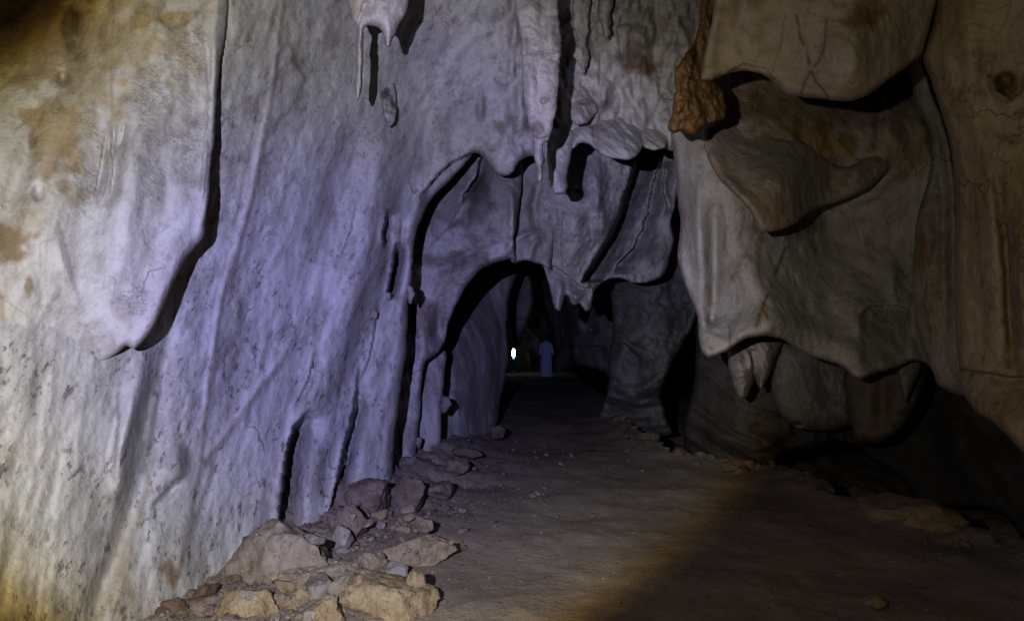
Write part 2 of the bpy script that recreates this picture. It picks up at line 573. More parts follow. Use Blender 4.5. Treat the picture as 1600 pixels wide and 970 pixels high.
def ground_mat():
    m = bpy.data.materials.new('cave_dirt'); m.use_nodes = True
    n = m.node_tree.nodes; l = m.node_tree.links; b = n['Principled BSDF']
    geo = n.new('ShaderNodeNewGeometry'); pos = geo.outputs['Position']

    def tex(sc, det=6, rgh=.6):
        t = n.new('ShaderNodeTexNoise'); t.inputs['Scale'].default_value = sc; t.inputs['Detail'].default_value = det
        t.inputs['Roughness'].default_value = rgh
        l.new(pos, t.inputs['Vector']); return t.outputs[0]
    r = n.new('ShaderNodeValToRGB'); l.new(tex(1.3), r.inputs[0])
    r.color_ramp.elements[0].position = .32; r.color_ramp.elements[0].color = (.26, .205, .170, 1)
    r.color_ramp.elements[1].position = .7; r.color_ramp.elements[1].color = (.44, .365, .31, 1)
    def rng(s, a, b_, c=0., d=1.):
        q = n.new('ShaderNodeMapRange'); q.inputs[1].default_value = a; q.inputs[2].default_value = b_; q.inputs[3].default_value = c; q.inputs[4].default_value = d
        l.new(s, q.inputs[0]); return q.outputs[0]
    def mix(f, a, c):
        q = n.new('ShaderNodeMix'); q.data_type = 'RGBA'; l.new(f, q.inputs[0]); l.new(a, q.inputs[6]); q.inputs[7].default_value = (*c, 1); return q.outputs[2]
    c = mix(rng(tex(14, 5, .7), .5, .75, 0, .55), r.outputs[0], (.15, .108, .078))
    c = mix(rng(tex(75, 3), .66, .71, 0, .7), c, (.42, .38, .33))
    c = mix(rng(tex(55, 3), .33, .28, 0, .8), c, (.045, .033, .026))
    l.new(c, b.inputs['Base Color']); b.inputs['Roughness'].default_value = .9; b.inputs['Specular IOR Level'].default_value = .12
    ad = n.new('ShaderNodeMath'); ad.operation = 'MULTIPLY_ADD'; ad.inputs[1].default_value = .55
    l.new(tex(70, 5), ad.inputs[0]); l.new(tex(22, 8, .7), ad.inputs[2])
    bp = n.new('ShaderNodeBump'); bp.inputs['Strength'].default_value = .75; bp.inputs['Distance'].default_value = .03
    l.new(ad.outputs[0], bp.inputs['Height']); l.new(bp.outputs[0], b.inputs['Normal'])
    return m


GROUND = ground_mat()
vv = np.arange(560, 1130, 2.2)
Ys = np.concatenate([[60, 52], EYE * F / (vv - HZ), np.linspace(2.6, -8, 14)])
Us = np.arange(-420, 2060, 4.0)
UU, YY = np.meshgrid(Us, Ys)
XX = (UU - 800) / F * np.maximum(YY, 5.0)
ZZ = ground_z(XX, YY)
nr, nc = XX.shape
gi = np.arange(nr * nc).reshape(nr, nc)
gf = np.stack([gi[:-1, :-1], gi[1:, :-1], gi[1:, 1:], gi[:-1, 1:]], -1).reshape(-1, 4)
g = link_mesh('ground', np.stack([XX, YY, ZZ], -1).reshape(-1, 3), gf.tolist(), GROUND, recenter=False)
tag(g, 'brown trodden dirt floor of the cave', None, kind='structure')

# closed dark rock vault round everything
def shell():
    nu, nv = 72, 40
    co = []
    for j in range(nv + 1):
        th = math.pi * j / nv
        for i in range(nu):
            ph = 2 * math.pi * i / nu
            d = Vector((math.sin(th) * math.cos(ph), math.sin(th) * math.sin(ph), math.cos(th)))
            k = 1 + .12 * mnoise.fractal(d * 3.0, 1.0, 2.0, 4)
            co.append((1.5 + 14 * d.x * k, 20 + 32 * d.y * k, 1.5 + 9.5 * d.z * k))
    f = []
    for j in range(nv):
        for i in range(nu):
            a = j * nu + i; b = j * nu + (i + 1) % nu
            f.append((a, b, b + nu, a + nu))
    o = link_mesh('cave_vault', co, f, flat_mat('vault_rock', (.12, .10, .085), .9, .4, 1.5), recenter=False)
    tag(o, 'dark rock vault closing off the cave', None, kind='structure')


shell()

# ================================================================== LEFT: THE LONG FLOWSTONE WALL
D2 = TPS([(-220, 1100, 2.3), (-220, 950, 2.5), (0, 950, 3.0), (220, 950, 3.75), (430, 840, 4.95), (540, 790, 5.65), (615, 745, 6.35),
          (-220, 500, 2.9), (0, 500, 3.4), (200, 550, 4.05), (330, 400, 4.75), (450, 400, 5.45), (560, 400, 6.1), (640, 420, 6.75),
          (-220, -100, 4.9), (0, 0, 4.6), (0, 240, 3.75), (200, 0, 4.4), (360, 0, 4.6), (500, 0, 5.5), (620, 50, 6.2), (740, 100, 6.8), (740, 230, 7.15),
          (870, 0, 6.5), (870, 230, 6.85), (1000, 50, 6.6), (1000, 230, 6.85), (1150, 100, 6.9), (1150, -120, 6.5), (700, -150, 5.9)])


def flow(u, v, D):
    """vertical flutes that lean with the wall"""
    k = .08 + .30 * np.clip((u - 100) / 480, 0, 1)
    s = u + k * (v - 300)
    top = 1 - sstep(640, 760, u)
    a = .020 * fbm(s / 85, v / 520, 21.5, 3) + .006 * fbm(s / 17, v / 260, 31.5, 3)
    return a * (.3 + .7 * top) * (1 - .72 * sstep(520, 760, v) * (1 - sstep(420, 560, u)))


left_feats = [
    drop([(487, 632), (458, 666), (446, 705), (440, 760), (432, 838), (428, 880)], .62, 24, (.2, 0)),
    drop([(562, 560), (552, 640), (536, 700), (515, 800)], .46, 17, (.4, 0)),
    drop([(604, 325), (597, 372), (602, 395)], .42, 10, (.3, .3)),
    drop([(617, 375), (613, 420), (606, 455), (607, 470)], .75, 12, (.3, .2)),
    drop([(590, 466), (585, 520), (577, 560), (562, 600)], .16, 9, (.3, .3)), drop([(492, 540), (481, 596), (456, 640)], .10, 10, (.3, .3)), drop([(560, 300), (548, 360), (520, 430)], .07, 14, (.4, .4)),
    drop([(548, 690), (530, 745), (512, 800)], .14, 8, (.3, .1)), drop([(628, 330), (622, 400), (618, 440)], .10, 9, (.3, .3)),
    dropv([(650, 310), (665, 296), (684, 272), (705, 254), (736, 239), (750, 240)], .35, 40, (.25, .01)),
    ridge([(606, 175), (598, 260), (588, 330), (560, 430), (520, 560), (470, 690)], .20, 34),
    ridge([(566, 185), (545, 260), (525, 330), (500, 420)], -.16, 26),
    ridge([(640, 250), (622, 330), (612, 420), (590, 520)], -.10, 22),
    ridge([(585, 440), (560, 540), (530, 640)], -.12, 18),
    ridge([(560, 600), (500, 700), (470, 800)], .08, 20),
    ridge([(440, 0), (424, 150), (395, 300), (345, 470), (325, 600), (312, 720)], .03, 5),
    ridge([(478, 480), (440, 560), (380, 640), (320, 720)], .035, 7),
    ridge([(300, 425), (270, 520), (245, 600), (215, 760), (170, 900), (140, 970)], -.09, 16),
    ridge([(225, 560), (205, 640), (190, 700), (184, 780)], .12, 14),
    ridge([(250, 590), (238, 640), (225, 720)], .05, 8),
    bump(276, 725, 26, 46, .10),
    ridge([(290, 740), (265, 770), (235, 800)], -.06, 7),
    ridge([(700, 40), (640, 160), (600, 230)], -.06, 40),
    bump(751, 168, 10, 34, .10), bump(814, 165, 14, 60, .14), bump(801, 108, 10, 24, .12),
    ridge([(744, 206), (766, 222), (790, 214)], .06, 16),
    ridge([(815, -20), (806, 40), (800, 110)], .12, 10), ridge([(840, -10), (838, 40)], .14, 12),
    ridge([(905, 20), (914, 70), (908, 112)], .16, 9),
    bump(935, 150, 40, 50, .14),
    bump(985, 95, 40, 25, .14), bump(1000, 60, 45, 30, .10), bump(965, 70, 30, 20, .08),
    ridge([(960, 100), (985, 150), (1010, 195), (1045, 215)], .07, 10), ridge([(1020, 110), (1040, 190)], .06, 8),
]
rubble_v = lambda u, v, D: sstep(735, 830, u) * (.15 * fbm(u / 34, v / 75, 44.5, 3) - .10 * np.maximum(0, pnoise(u / 16, v / 26, 47.5)) - .03 * np.maximum(0, pnoise(u / 7, v / 9, 49.5)))
LEFT_NOISE = [lambda u, v, D: .010 * fbm(u / F * D / .10, v / F * D / .14, 71.5, 3), flow, rock_noise(.05, .6, 3.3, (1, .55), .25, 4), rubble_v]
LEFT_POLY = [(-240, -180), (1170, -180), (1170, 215), (1075, 240), (1050, 236), (1038, 231), (1020, 233), (1003, 228), (998, 240), (984, 248), (960, 248), (937, 241),
             (924, 227), (907, 223), (895, 231), (886, 246), (868, 250), (850, 250), (835, 246), (822, 248), (809, 257), (800, 271), (790, 276),
             (776, 273), (768, 262), (758, 250), (746, 240), (735, 248), (716, 268), (698, 287), (684, 300), (668, 322), (657, 346), (650, 372), (645, 402),
             (642, 440), (638, 458), (637, 485), (636, 525), (634, 562), (628, 602), (621, 650), (616, 700), (612, 760), (608, 840), (560, 960), (-240, 1140)]
left_stains = [
    (30, 740, 260, 360, (.56, .535, .47), .6), (740, 170, 60, 70, (.40, .38, .36), .5), (860, 200, 60, 40, (.38, .355, .33), .5), (690, 60, 90, 50, (.42, .40, .39), .4), (590, 420, 40, 120, (.46, .44, .43), .5), (520, 700, 60, 90, (.42, .41, .40), .45), (330, 560, 50, 90, (.42, .41, .395), .5),
    (150, 950, 120, 45, (.34, .30, .23), .3), (60, 700, 90, 60, CREAM, .5), (190, 870, 30, 90, (.33, .27, .17), .5), (265, 890, 16, 26, (.26, .15, .07), .8),
    (275, 725, 24, 44, (.36, .345, .32), .8), (250, 640, 30, 80, (.36, .34, .31), .5), (300, 460, 18, 60, (.34, .335, .33), .5), (225, 700, 18, 60, (.33, .33, .33), .5),
    (395, 60, 40, 60, (.40, .38, .33), .5), (465, 95, 14, 30, (.29, .25, .22), .7), (370, 50, 25, 80, (.42, .40, .34), .5),
    (785, 195, 26, 18, (.21, .17, .13), .85), (752, 175, 14, 20, (.27, .235, .21), .5), (830, 195, 24, 18, (.24, .20, .16), .7), (770, 25, 60, 26, (.30, .29, .27), .5),
    (985, 88, 40, 24, (.20, .145, .10), .9), (1012, 108, 24, 13, (.20, .115, .05), .85), (935, 60, 26, 12, (.25, .21, .18), .8), (870, 30, 30, 24, (.3, .26, .22), .7), (945, 165, 30, 12, (.25, .22, .2), .5), (1000, 40, 60, 40, (.32, .28, .24), .6),
    (905, 160, 22, 8, (.2, .18, .16), .6), (930, 60, 60, 50, (.42, .37, .32), .5),
]
left_lines = [
    ([(443, 0), (426, 150), (397, 300), (347, 470), (327, 600), (312, 720)], 3.2, (.33, .27, .19), .7),
    ([(430, 0), (410, 130), (385, 260), (360, 380)], 2.2, (.36, .31, .23), .6),
    ([(478, 480), (440, 560), (380, 640), (318, 725), (300, 800), (280, 900)], 4, (.30, .25, .2), .6),
    ([(245, 590), (228, 680), (232, 760), (205, 850), (180, 920), (150, 970)], 7, (.27, .225, .15), .7),
    ([(185, 600), (182, 700), (180, 790)], 3.5, (.22, .215, .21), .7),
    ([(700, 60), (660, 130), (620, 190)], 3, (.30, .27, .25), .4),
    ([(455, 70), (462, 100), (478, 125)], 3, (.22, .17, .14), .8),
    ([(515, 480), (500, 530), (485, 590)], 4, (.3, .25, .22), .6), ([(590, 300), (585, 350), (575, 420)], 2, (.25, .22, .2), .5),
    ([(545, 520), (538, 570), (530, 620)], 3, (.24, .2, .18), .6),
]


def left_speck(u, v):
    return .4 + .6 * sstep(150, 560, v) * (1 - sstep(560, 720, u)) + .2 * (v < 250)


sheet('flowstone_wall', LEFT_POLY, D2, STONE, WHITE, left_feats, LEFT_NOISE, 2.6, (16, .22), .9, None, left_stains, left_lines, (), .6, seed=1,
      label='long smooth pale flowstone wall with slanting streaks, rising into the ceiling', cat='cave wall', speck_f=left_speck)

# the near curtain standing off the wall
OFF1 = TPS([(365, -160, .05), (355, 0, .09), (338, 180, .26), (327, 330, .48), (290, 400, .42), (245, 510, .44), (206, 545, .28), (160, 558, .03), (80, 600, -.05),
            (0, 620, -.08), (-240, 660, -.10), (150, 300, .20), (0, 300, .08), (-240, 200, .05), (150, 0, .10), (0, 0, .05), (100, 480, .08), (200, 470, .28), (260, 250, .26)], inv=False)
near_feats = [
    drop([(177, 185), (172, 235), (176, 262), (170, 300), (150, 330)], .06, 16, (.3, .3), 1.5), drop([(192, 185), (188, 210), (182, 236)], .05, 9, (.3, .3), 1),
    drop([(165, 205), (160, 232), (150, 290), (142, 320)], .05, 10, (.3, .3), 1), drop([(322, 60), (326, 160), (323, 230), (318, 300), (308, 345)], .03, 8, (.2, .2), 1.5),
    ridge([(180, 150), (140, 300), (128, 440)], -.07, 24), ridge([(215, 130), (200, 300), (190, 430)], .05, 22), ridge([(300, 300), (270, 420), (235, 500)], .06, 18),
    ridge([(60, 150), (40, 260), (10, 320)], -.06, 18), bump(98, 122, 14, 18, -.08), bump(60, 300, 16, 20, -.05), ridge([(108, 0), (112, 50), (116, 100)], -.08, 14),
    ridge([(345, -100), (335, 60), (331, 200), (322, 330), (312, 372)], .05, 9), ridge([(90, 370), (105, 430), (120, 480)], .03, 8),
]
near_stains = [
    (215, 60, 130, 80, (.46, .37, .20), .75), (130, 130, 90, 150, (.45, .36, .19), .7), (60, 60, 90, 120, (.30, .23, .13), .7), (90, 220, 60, 70, (.40, .29, .13), .7),
    (8, 376, 44, 50, (.23, .155, .065), .9), (40, 330, 40, 40, (.44, .37, .24), .5), (0, 480, 16, 36, (.34, .24, .11), .6), (75, 262, 40, 30, (.36, .26, .12), .6),
    (48, 225, 10, 26, (.20, .13, .07), .8), (100, 290, 14, 12, (.28, .2, .1), .6), (45, 445, 8, 20, (.24, .17, .09), .8), (110, 40, 14, 45, (.12, .10, .07), .8),
    (200, 480, 32, 26, (.36, .31, .25), .6), (115, 300, 22, 22, (.38, .31, .22), .5), (280, 60, 40, 30, (.34, .28, .18), .5), (240, 30, 70, 20, (.40, .29, .12), .8),
]
near_lines = [([(250, 30), (270, 48), (290, 40), (310, 20), (325, 5)], 4, (.14, .11, .07), .7), ([(175, 0), (175, 120), (178, 230)], 2.5, (.32, .29, .22), .7),
              ([(90, 370), (62, 380), (60, 470), (35, 490), (8, 470)], 1.4, (.34, .28, .2), .6), ([(95, 370), (100, 430), (115, 470)], 1.6, (.36, .31, .24), .6),
              ([(250, 0), (245, 60), (262, 70)], 5, (.17, .14, .1), .4), ([(318, 60), (322, 160), (318, 230), (312, 300)], 1.6, (.3, .26, .2), .7)]
sheet('flowstone_curtain', [(-240, -180), (368, -180), (357, 0), (351, 60), (343, 112), (337, 180), (332, 240), (326, 300), (321, 345), (318, 368), (305, 386), (292, 399),
                            (280, 425), (266, 456), (250, 491), (235, 521), (219, 540), (207, 545), (196, 540), (165, 566), (100, 606), (-240, 690)],
      lambda u, v: D2(u, v) - OFF1(u, v), STONE, (.575, .55, .485), near_feats, [LEFT_NOISE[2], rock_noise(.018, .2, 9.3, (1, .5))], 2.4, (13, .10), .55, None, near_stains, near_lines,
      [(285, 110, 40, 80), (275, 220, 50, 70), (205, 475, 36, 34), (240, 290, 26, 60), (135, 250, 24, 120), (250, 150, 60, 60)], .35, seed=3,
      label='cream and ochre flowstone curtain standing off the wall, its free edge throwing a dark shadow', cat='rock curtain')

# ================================================================== CENTRE: WALLS BEHIND THE ARCHES
D3 = TPS([(600, 800, 7.3), (648, 760, 7.6), (655, 640, 7.9), (620, 500, 8.0), (690, 540, 8.3), (640, 350, 8.4), (700, 300, 8.5), (740, 430, 8.2), (780, 300, 8.0), (805, 400, 8.0), (820, 240, 8.6), (600, 200, 8.6), (720, 360, 7.95), (745, 200, 8.9)])
sheet('arch_wall', [(590, 190), (822, 190), (818, 250), (814, 300), (808, 342), (804, 382), (806, 411), (798, 404), (784, 406), (768, 413), (752, 421), (741, 432), (729, 447), (720, 463), (709, 484), (700, 508),
                    (694, 536), (684, 552), (666, 567), (660, 592), (657, 647), (652, 700), (648, 760), (645, 830), (585, 830)],
      D3, STONE, (.50, .485, .465),
      [drop([(752, 235), (747, 262), (741, 280), (726, 300), (718, 320)], .6, 18, (.05, .3)), drop([(722, 300), (724, 318), (710, 340), (690, 362)], .14, 22, (.1, .4)),
       ridge([(688, 470), (686, 520), (694, 545)], -.2, 10), ridge([(655, 480), (664, 540), (650, 600)], .15, 14), ridge([(800, 290), (803, 400)], .16, 7), ridge([(790, 260), (795, 390)], .08, 12),
       ridge([(690, 440), (740, 415), (790, 395)], .10, 14), ridge([(670, 425), (720, 405), (760, 375)], -.10, 12), ridge([(745, 290), (765, 330), (752, 370)], .05, 10)],
      [rock_noise(.10, .6, 5.1, (1, .8), .1, 5), rock_noise(.04, .16, 6.1)], 2.4, (10, .16), 1.0, None,
      [(752, 330, 20, 66, (.18, .17, .165), .95), (742, 368, 30, 24, (.20, .185, .175), .9), (765, 350, 25, 50, (.36, .345, .33), .7), (715, 408, 70, 18, (.22, .185, .165), .9), (695, 430, 30, 22, (.32, .29, .26), .6),
       (718, 268, 22, 24, (.21, .195, .18), .85), (668, 500, 32, 44, (.30, .24, .215), .85), (700, 490, 30, 22, (.34, .3, .28), .5), (785, 310, 14, 60, (.34, .32, .3), .4)],
      [([(675, 385), (700, 360), (722, 318), (735, 290)], 1.6, (.12, .1, .09), .7)], (), .5, seed=5,
      label='mottled grey wall with dark patches framed by the outer arch', cat='cave wall')

sheet('rock_rib', [(640, 545), (688, 545), (698, 549), (695, 590), (690, 640), (687, 700), (684, 760), (682, 820), (640, 820)],
      TPS([(640, 560, 8.7), (698, 550, 8.9), (640, 800, 8.2), (684, 800, 8.3), (672, 650, 8.35)]), STONE, (.47, .455, .44),
      [drop([(676, 690), (672, 720), (664, 745), (660, 770)], .2, 14, (.3, 0))], [rock_noise(.06, .4, 7.7, (1, .4), .1, 4)], 2.2, (9, .15), .6, None,
      [(668, 600, 20, 30, (.36, .33, .31), .5)], (), (), .6, seed=6, label='narrow upright rib of pale stone between two black shadow lines', cat='rock rib')

sheet('tunnel_wall', [(675, 800), (680, 700), (688, 620), (697, 560), (712, 500), (742, 440), (775, 415), (812, 415), (808, 432), (800, 452), (795, 474), (792, 512), (795, 558), (788, 602), (780, 643), (774, 680), (755, 730), (720, 800)],
      TPS([(680, 780, 9.2), (690, 640, 9.6), (740, 700, 10.2), (775, 670, 11.4), (790, 600, 12.2), (795, 540, 12.8), (700, 540, 10.6), (740, 450, 13.0), (800, 425, 14.0), (745, 560, 11.0)]), STONE, (.46, .45, .435),
      [ridge([(700, 560), (728, 600), (735, 680)], .15, 22), ridge([(706, 610), (712, 640)], .2, 9), ridge([(786, 470), (784, 560), (776, 640)], -.12, 6)], [rock_noise(.12, .8, 8.7, (1, .5), .15, 5)], 2.2, (9, .3), 1.2, None,
      [(715, 585, 12, 16, (.33, .29, .27), .7), (745, 640, 30, 50, (.38, .36, .35), .4)], (), (), .5, seed=7, label='smooth blue-violet wall inside the inner arch, ending at the black tunnel', cat='cave wall')

sheet('recess_panel', [(795, 230), (865, 230), (862, 420), (845, 414), (820, 408), (802, 412), (796, 400)], TPS([(800, 240, 8.7), (860, 240, 8.8), (800, 410, 8.2), (860, 410, 8.5), (830, 330, 8.45)]), STONE, (.44, .425, .41),
      [ridge([(826, 410), (832, 385), (846, 368)], .15, 6), ridge([(806, 375), (822, 365), (838, 362)], .14, 5), ridge([(845, 280), (834, 320), (838, 360)], -.18, 8)], [rock_noise(.05, .3, 9.9)], 2.4, (6, .1), .5, None,
      (), (), (), .4, seed=8, label='shaded hollow panel of rock between the arch wall and hanging drapery', cat='rock panel')

D5 = TPS([(840, 240, 8.9), (900, 240, 8.8), (980, 250, 8.9), (1050, 260, 9.6), (850, 400, 8.7), (900, 360, 8.5), (940, 340, 8.7), (1000, 360, 9.6), (1045, 400, 9.8), (870, 470, 8.7), (920, 470, 8.9), (980, 430, 9.6)])
sheet('hanging_drapery', [(838, 195), (1075, 195), (1066, 270), (1054, 320), (1048, 348), (1053, 376), (1048, 402), (1039, 426), (1020, 438), (1000, 442), (984, 440), (966, 434), (946, 438), (930, 452),
                          (925, 470), (921, 484), (912, 485), (905, 474), (897, 478), (890, 472), (884, 461), (880, 471), (876, 486), (867, 483), (862, 465), (856, 442), (851, 424), (845, 409), (841, 386), (846, 371), (837, 330), (843, 290)],
      D5, STONE, (.49, .475, .46),
      [drop([(1000, 230), (985, 275), (975, 305), (966, 340), (950, 372), (934, 396), (916, 424), (907, 442)], 1.7, 30, (.02, .02), 2.5),
       drop([(1030, 250), (1016, 300), (1010, 335), (1000, 362), (988, 388), (968, 408), (954, 432)], .6, 18, (.1, .1), 3),
       drop([(1040, 250), (1034, 290), (1042, 320), (1036, 340)], .4, 9, (.2, .2), 3),
       bump(930, 290, 26, 50, .3), bump(935, 318, 13, 22, .12), bump(942, 355, 24, 30, .2), ridge([(868, 330), (858, 400)], -.1, 8), ridge([(905, 330), (888, 420)], .08, 14),
       ridge([(1000, 290), (985, 350), (955, 400)], .2, 10), dropv([(852, 412), (868, 416), (885, 428), (905, 446), (925, 452)], .25, 16, (.1, .1)), bump(900, 462, 14, 12, .15), bump(874, 455, 12, 26, .12),
       dropv([(893, 292), (915, 300), (930, 290)], .12, 10), bump(1028, 400, 22, 40, .2)],
      [rock_noise(.07, .35, 10.3, (1, .5), .35, 5), rock_noise(.03, .1, 11.3)], 2.0, (7, .16), .9, None,
      [(940, 355, 14, 16, (.35, .31, .28), .6), (1022, 400, 10, 26, (.25, .21, .19), .6), (995, 300, 12, 30, (.32, .3, .29), .5), (1030, 300, 14, 40, (.28, .265, .255), .6), (905, 340, 8, 60, (.34, .3, .28), .4), (900, 300, 20, 12, (.3, .28, .27), .5)],
      [([(880, 330), (872, 390), (880, 420)], 1.4, (.15, .12, .11), .6), ([(948, 290), (935, 330)], 1.5, (.2, .18, .17), .5)], (), .7, seed=9,
      label='folded stone drapery with ragged teeth hanging over the tunnel mouth', cat='rock drapery')

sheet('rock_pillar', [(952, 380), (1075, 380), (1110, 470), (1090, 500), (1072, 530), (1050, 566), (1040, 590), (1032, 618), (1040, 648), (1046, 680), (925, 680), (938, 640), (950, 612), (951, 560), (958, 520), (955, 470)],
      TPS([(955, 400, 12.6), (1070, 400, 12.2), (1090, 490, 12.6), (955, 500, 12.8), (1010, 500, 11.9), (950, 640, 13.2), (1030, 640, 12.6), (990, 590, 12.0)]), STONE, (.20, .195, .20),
      [ridge([(1010, 520), (1030, 580)], .2, 16), bump(1033, 470, 12, 14, -.2), dropv([(945, 540), (975, 535), (990, 550), (1005, 560)], .25, 22), ridge([(960, 600), (990, 620), (1020, 590)], .2, 10)], [rock_noise(.42, .9, 12.3, o=6), lambda u, v, D: -.35 * np.maximum(0, pnoise(u / 26, v / 34, 3.3))], 2.4, (10, .3), 1.2, None,
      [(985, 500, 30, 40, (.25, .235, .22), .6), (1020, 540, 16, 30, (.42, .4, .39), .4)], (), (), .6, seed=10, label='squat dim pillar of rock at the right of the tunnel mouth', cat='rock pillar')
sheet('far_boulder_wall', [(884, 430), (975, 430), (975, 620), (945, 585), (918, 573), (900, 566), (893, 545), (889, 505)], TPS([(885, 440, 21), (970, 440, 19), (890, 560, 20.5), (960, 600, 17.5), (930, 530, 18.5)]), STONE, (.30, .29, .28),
      [bump(925, 515, 14, 10, -.6), ridge([(900, 480), (905, 520)], .5, 8), dropv([(895, 545), (930, 540), (950, 545)], .5, 12)], [rock_noise(.4, 1.5, 13.3, o=5)], 2.4, (8, .6), 2, None, (), (), (), .5, seed=11,
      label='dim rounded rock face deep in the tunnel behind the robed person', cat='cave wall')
sheet('hanging_wedge', [(798, 415), (826, 428), (834, 468), (827, 500), (814, 528), (803, 547), (800, 520), (797, 470)], TPS([(800, 430, 19), (830, 450, 18.5), (804, 540, 20), (815, 490, 18)]), STONE, (.36, .345, .33),
      (), [rock_noise(.3, 1.2, 14.3)], 1.6, (8, .6), 1.2, None, (), (), (), .4, seed=12, label='narrow wedge of rock hanging above the distant lamp', cat='rock wedge')
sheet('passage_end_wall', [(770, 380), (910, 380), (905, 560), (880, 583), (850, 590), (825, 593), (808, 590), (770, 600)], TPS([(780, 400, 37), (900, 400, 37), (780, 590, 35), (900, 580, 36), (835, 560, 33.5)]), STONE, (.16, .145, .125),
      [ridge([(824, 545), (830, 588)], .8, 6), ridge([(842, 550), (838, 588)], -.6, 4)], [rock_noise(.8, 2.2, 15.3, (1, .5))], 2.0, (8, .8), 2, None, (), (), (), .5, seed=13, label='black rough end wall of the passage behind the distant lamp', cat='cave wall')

# ================================================================== STALACTITES
def stal(poly, D, infl, base, label, stains_shade=(), feats=(), step=1.8, n=.03, seed=20, name='stalactite', cat='stalactite', rough=1.0, lines=(), mat=None):
    dp = TPS(D) if isinstance(D, list) else (lambda u, v: np.full(u.shape, float(D)))
    return sheet(name, poly, dp, mat or STONE, base, feats, [rock_noise(n, .22, seed + .3, (1, .6)), rock_noise(n * .45, .07, seed + 5.3)], step, (8, .1), .3, infl, stains_shade, lines, (), .4, seed=seed, rough=rough, label=label, cat=cat)


stal([(536, -60), (640, -60), (637, 8), (632, 24), (622, 40), (614, 56), (608, 72), (603, 73), (600, 64), (596, 50), (586, 42), (570, 42), (567, 60), (567, 100), (566, 132), (562, 150), (558, 157), (555, 146), (557, 105), (556, 68), (558, 45), (549, 25), (543, 0)],
     [(540, -60, 5.2), (640, -60, 5.3), (560, 150, 5.15), (605, 70, 5.1), (590, 10, 5.1)], (26, .16), (.62, .58, .49), 'fang-like stalactite cluster with one long thin tooth, hanging alone before the wall',
     [(555, 12, 12, 14, (.5, .4, .25), .5), (605, 10, 14, 12, (.36, .32, .27), .5)], [bump(575, 10, 18, 22, -.05), ridge([(600, 20), (603, 60)], .04, 8), drop([(568, 0), (558, 30), (556, 45)], .06, 8)], seed=21)
stal([(592, 132), (604, 128), (616, 134), (620, 150), (618, 172), (612, 190), (606, 196), (600, 186), (596, 168), (593, 150)], [(605, 130, 6.4), (606, 195, 6.2), (618, 160, 6.35)], (12, .10), (.36, .33, .31), 'short broken stub of rock on the wall below the fang cluster',
     [(600, 146, 9, 12, (.13, .105, .09), .95), (613, 168, 6, 16, (.16, .135, .12), .9), (604, 180, 6, 6, (.55, .52, .5), .9)], seed=22, n=.10, name='rock_stub', cat='rock stub', rough=2)
stal([(806, -60), (874, -60), (872, 0), (874, 45), (876, 85), (871, 135), (866, 190), (858, 220), (850, 228), (849, 250), (847, 283), (840, 285), (837, 260), (835, 230), (829, 205), (820, 160), (814, 110), (811, 50), (804, 0)],
     [(810, -60, 5.65), (870, -60, 5.65), (845, 100, 5.45), (842, 280, 5.55), (850, 200, 5.42)], (24, .12), (.55, .525, .49), 'thick tapering stalactite column with a thin drip at its tip',  
     [(842, 200, 16, 16, (.25, .205, .165), .8), (842, 265, 5, 14, (.36, .27, .2), .6), (840, 85, 30, 6, (.27, .235, .2), .7), (845, 165, 20, 40, (.48, .43, .39), .5), (850, 20, 16, 40, (.4, .35, .3), .5)],
     [dropv([(814, 80), (840, 86), (874, 82)], .05, 8, (.1, .1)), bump(848, 158, 10, 8, .05), bump(840, 200, 12, 14, .04), ridge([(850, -20), (846, 60)], -.05, 8), dropv([(830, 212), (845, 216), (858, 212)], .05, 10), bump(830, 130, 12, 40, .04), bump(860, 60, 10, 40, .04), ridge([(838, 90), (846, 190)], -.03, 6)], seed=23, n=.035, rough=2)
stal([(852, 205), (896, 205), (892, 240), (887, 270), (886, 295), (880, 304), (868, 304), (860, 290), (854, 270), (851, 248)], [(855, 210, 6.75), (890, 210, 6.8), (872, 300, 6.5)], (15, .14), (.53, .51, .49), 'blunt stalactite tip half in the shadow of the thick column',
     [(858, 270, 5, 22, (.34, .28, .24), .6)], seed=24)
stal([(898, -30), (924, -30), (922, 30), (918, 60), (919, 86), (915, 106), (911, 122), (908, 108), (903, 100), (896, 92), (900, 60), (894, 30)], [(900, -30, 6.25), (920, -30, 6.3), (910, 110, 6.4)], (12, .07), (.47, .43, .38), 'small rounded drip stalactite right of the thick column', seed=25, n=.05, rough=2.5)
for k, (cu, top, tip, w, D, lab) in enumerate([(812, -40, 58, 9, 6.2, 'short thin stalactite left of the thick column'), (829, -40, 34, 7, 6.0, 'tiny dark stalactite tip at the top edge, before the thick column'), (948, -40, 62, 12, 6.3, 'stubby stalactite right of the drip stalactite'), (974, 40, 92, 10, 6.45, 'short knobby stalactite on the dim ceiling')]):
    stal([(cu - w, top), (cu + w, top), (cu + w * .8, top + (tip - top) * .5), (cu + w * .35, tip - 6), (cu, tip), (cu - w * .4, tip - 8), (cu - w * .9, top + (tip - top) * .4)], D + .08, (w, w / F * D * 1.2), (.44, .415, .38), lab, seed=70 + k, n=.045, rough=2.5)
stal([(893, 122), (915, 118), (940, 128), (946, 150), (936, 172), (922, 190), (908, 198), (896, 192), (890, 165)], [(895, 120, 6.8), (940, 135, 6.9), (910, 195, 6.45)], (26, .18), (.48, .455, .43), 'knobbly hanging boss under the drip stalactite', [(912, 160, 16, 5, (.18, .15, .13), .8), (908, 176, 10, 8, (.3, .27, .24), .5)],
     [bump(908, 160, 10, 6, -.05)], seed=26, n=.05, name='rock_boss', cat='rock boss', rough=2)
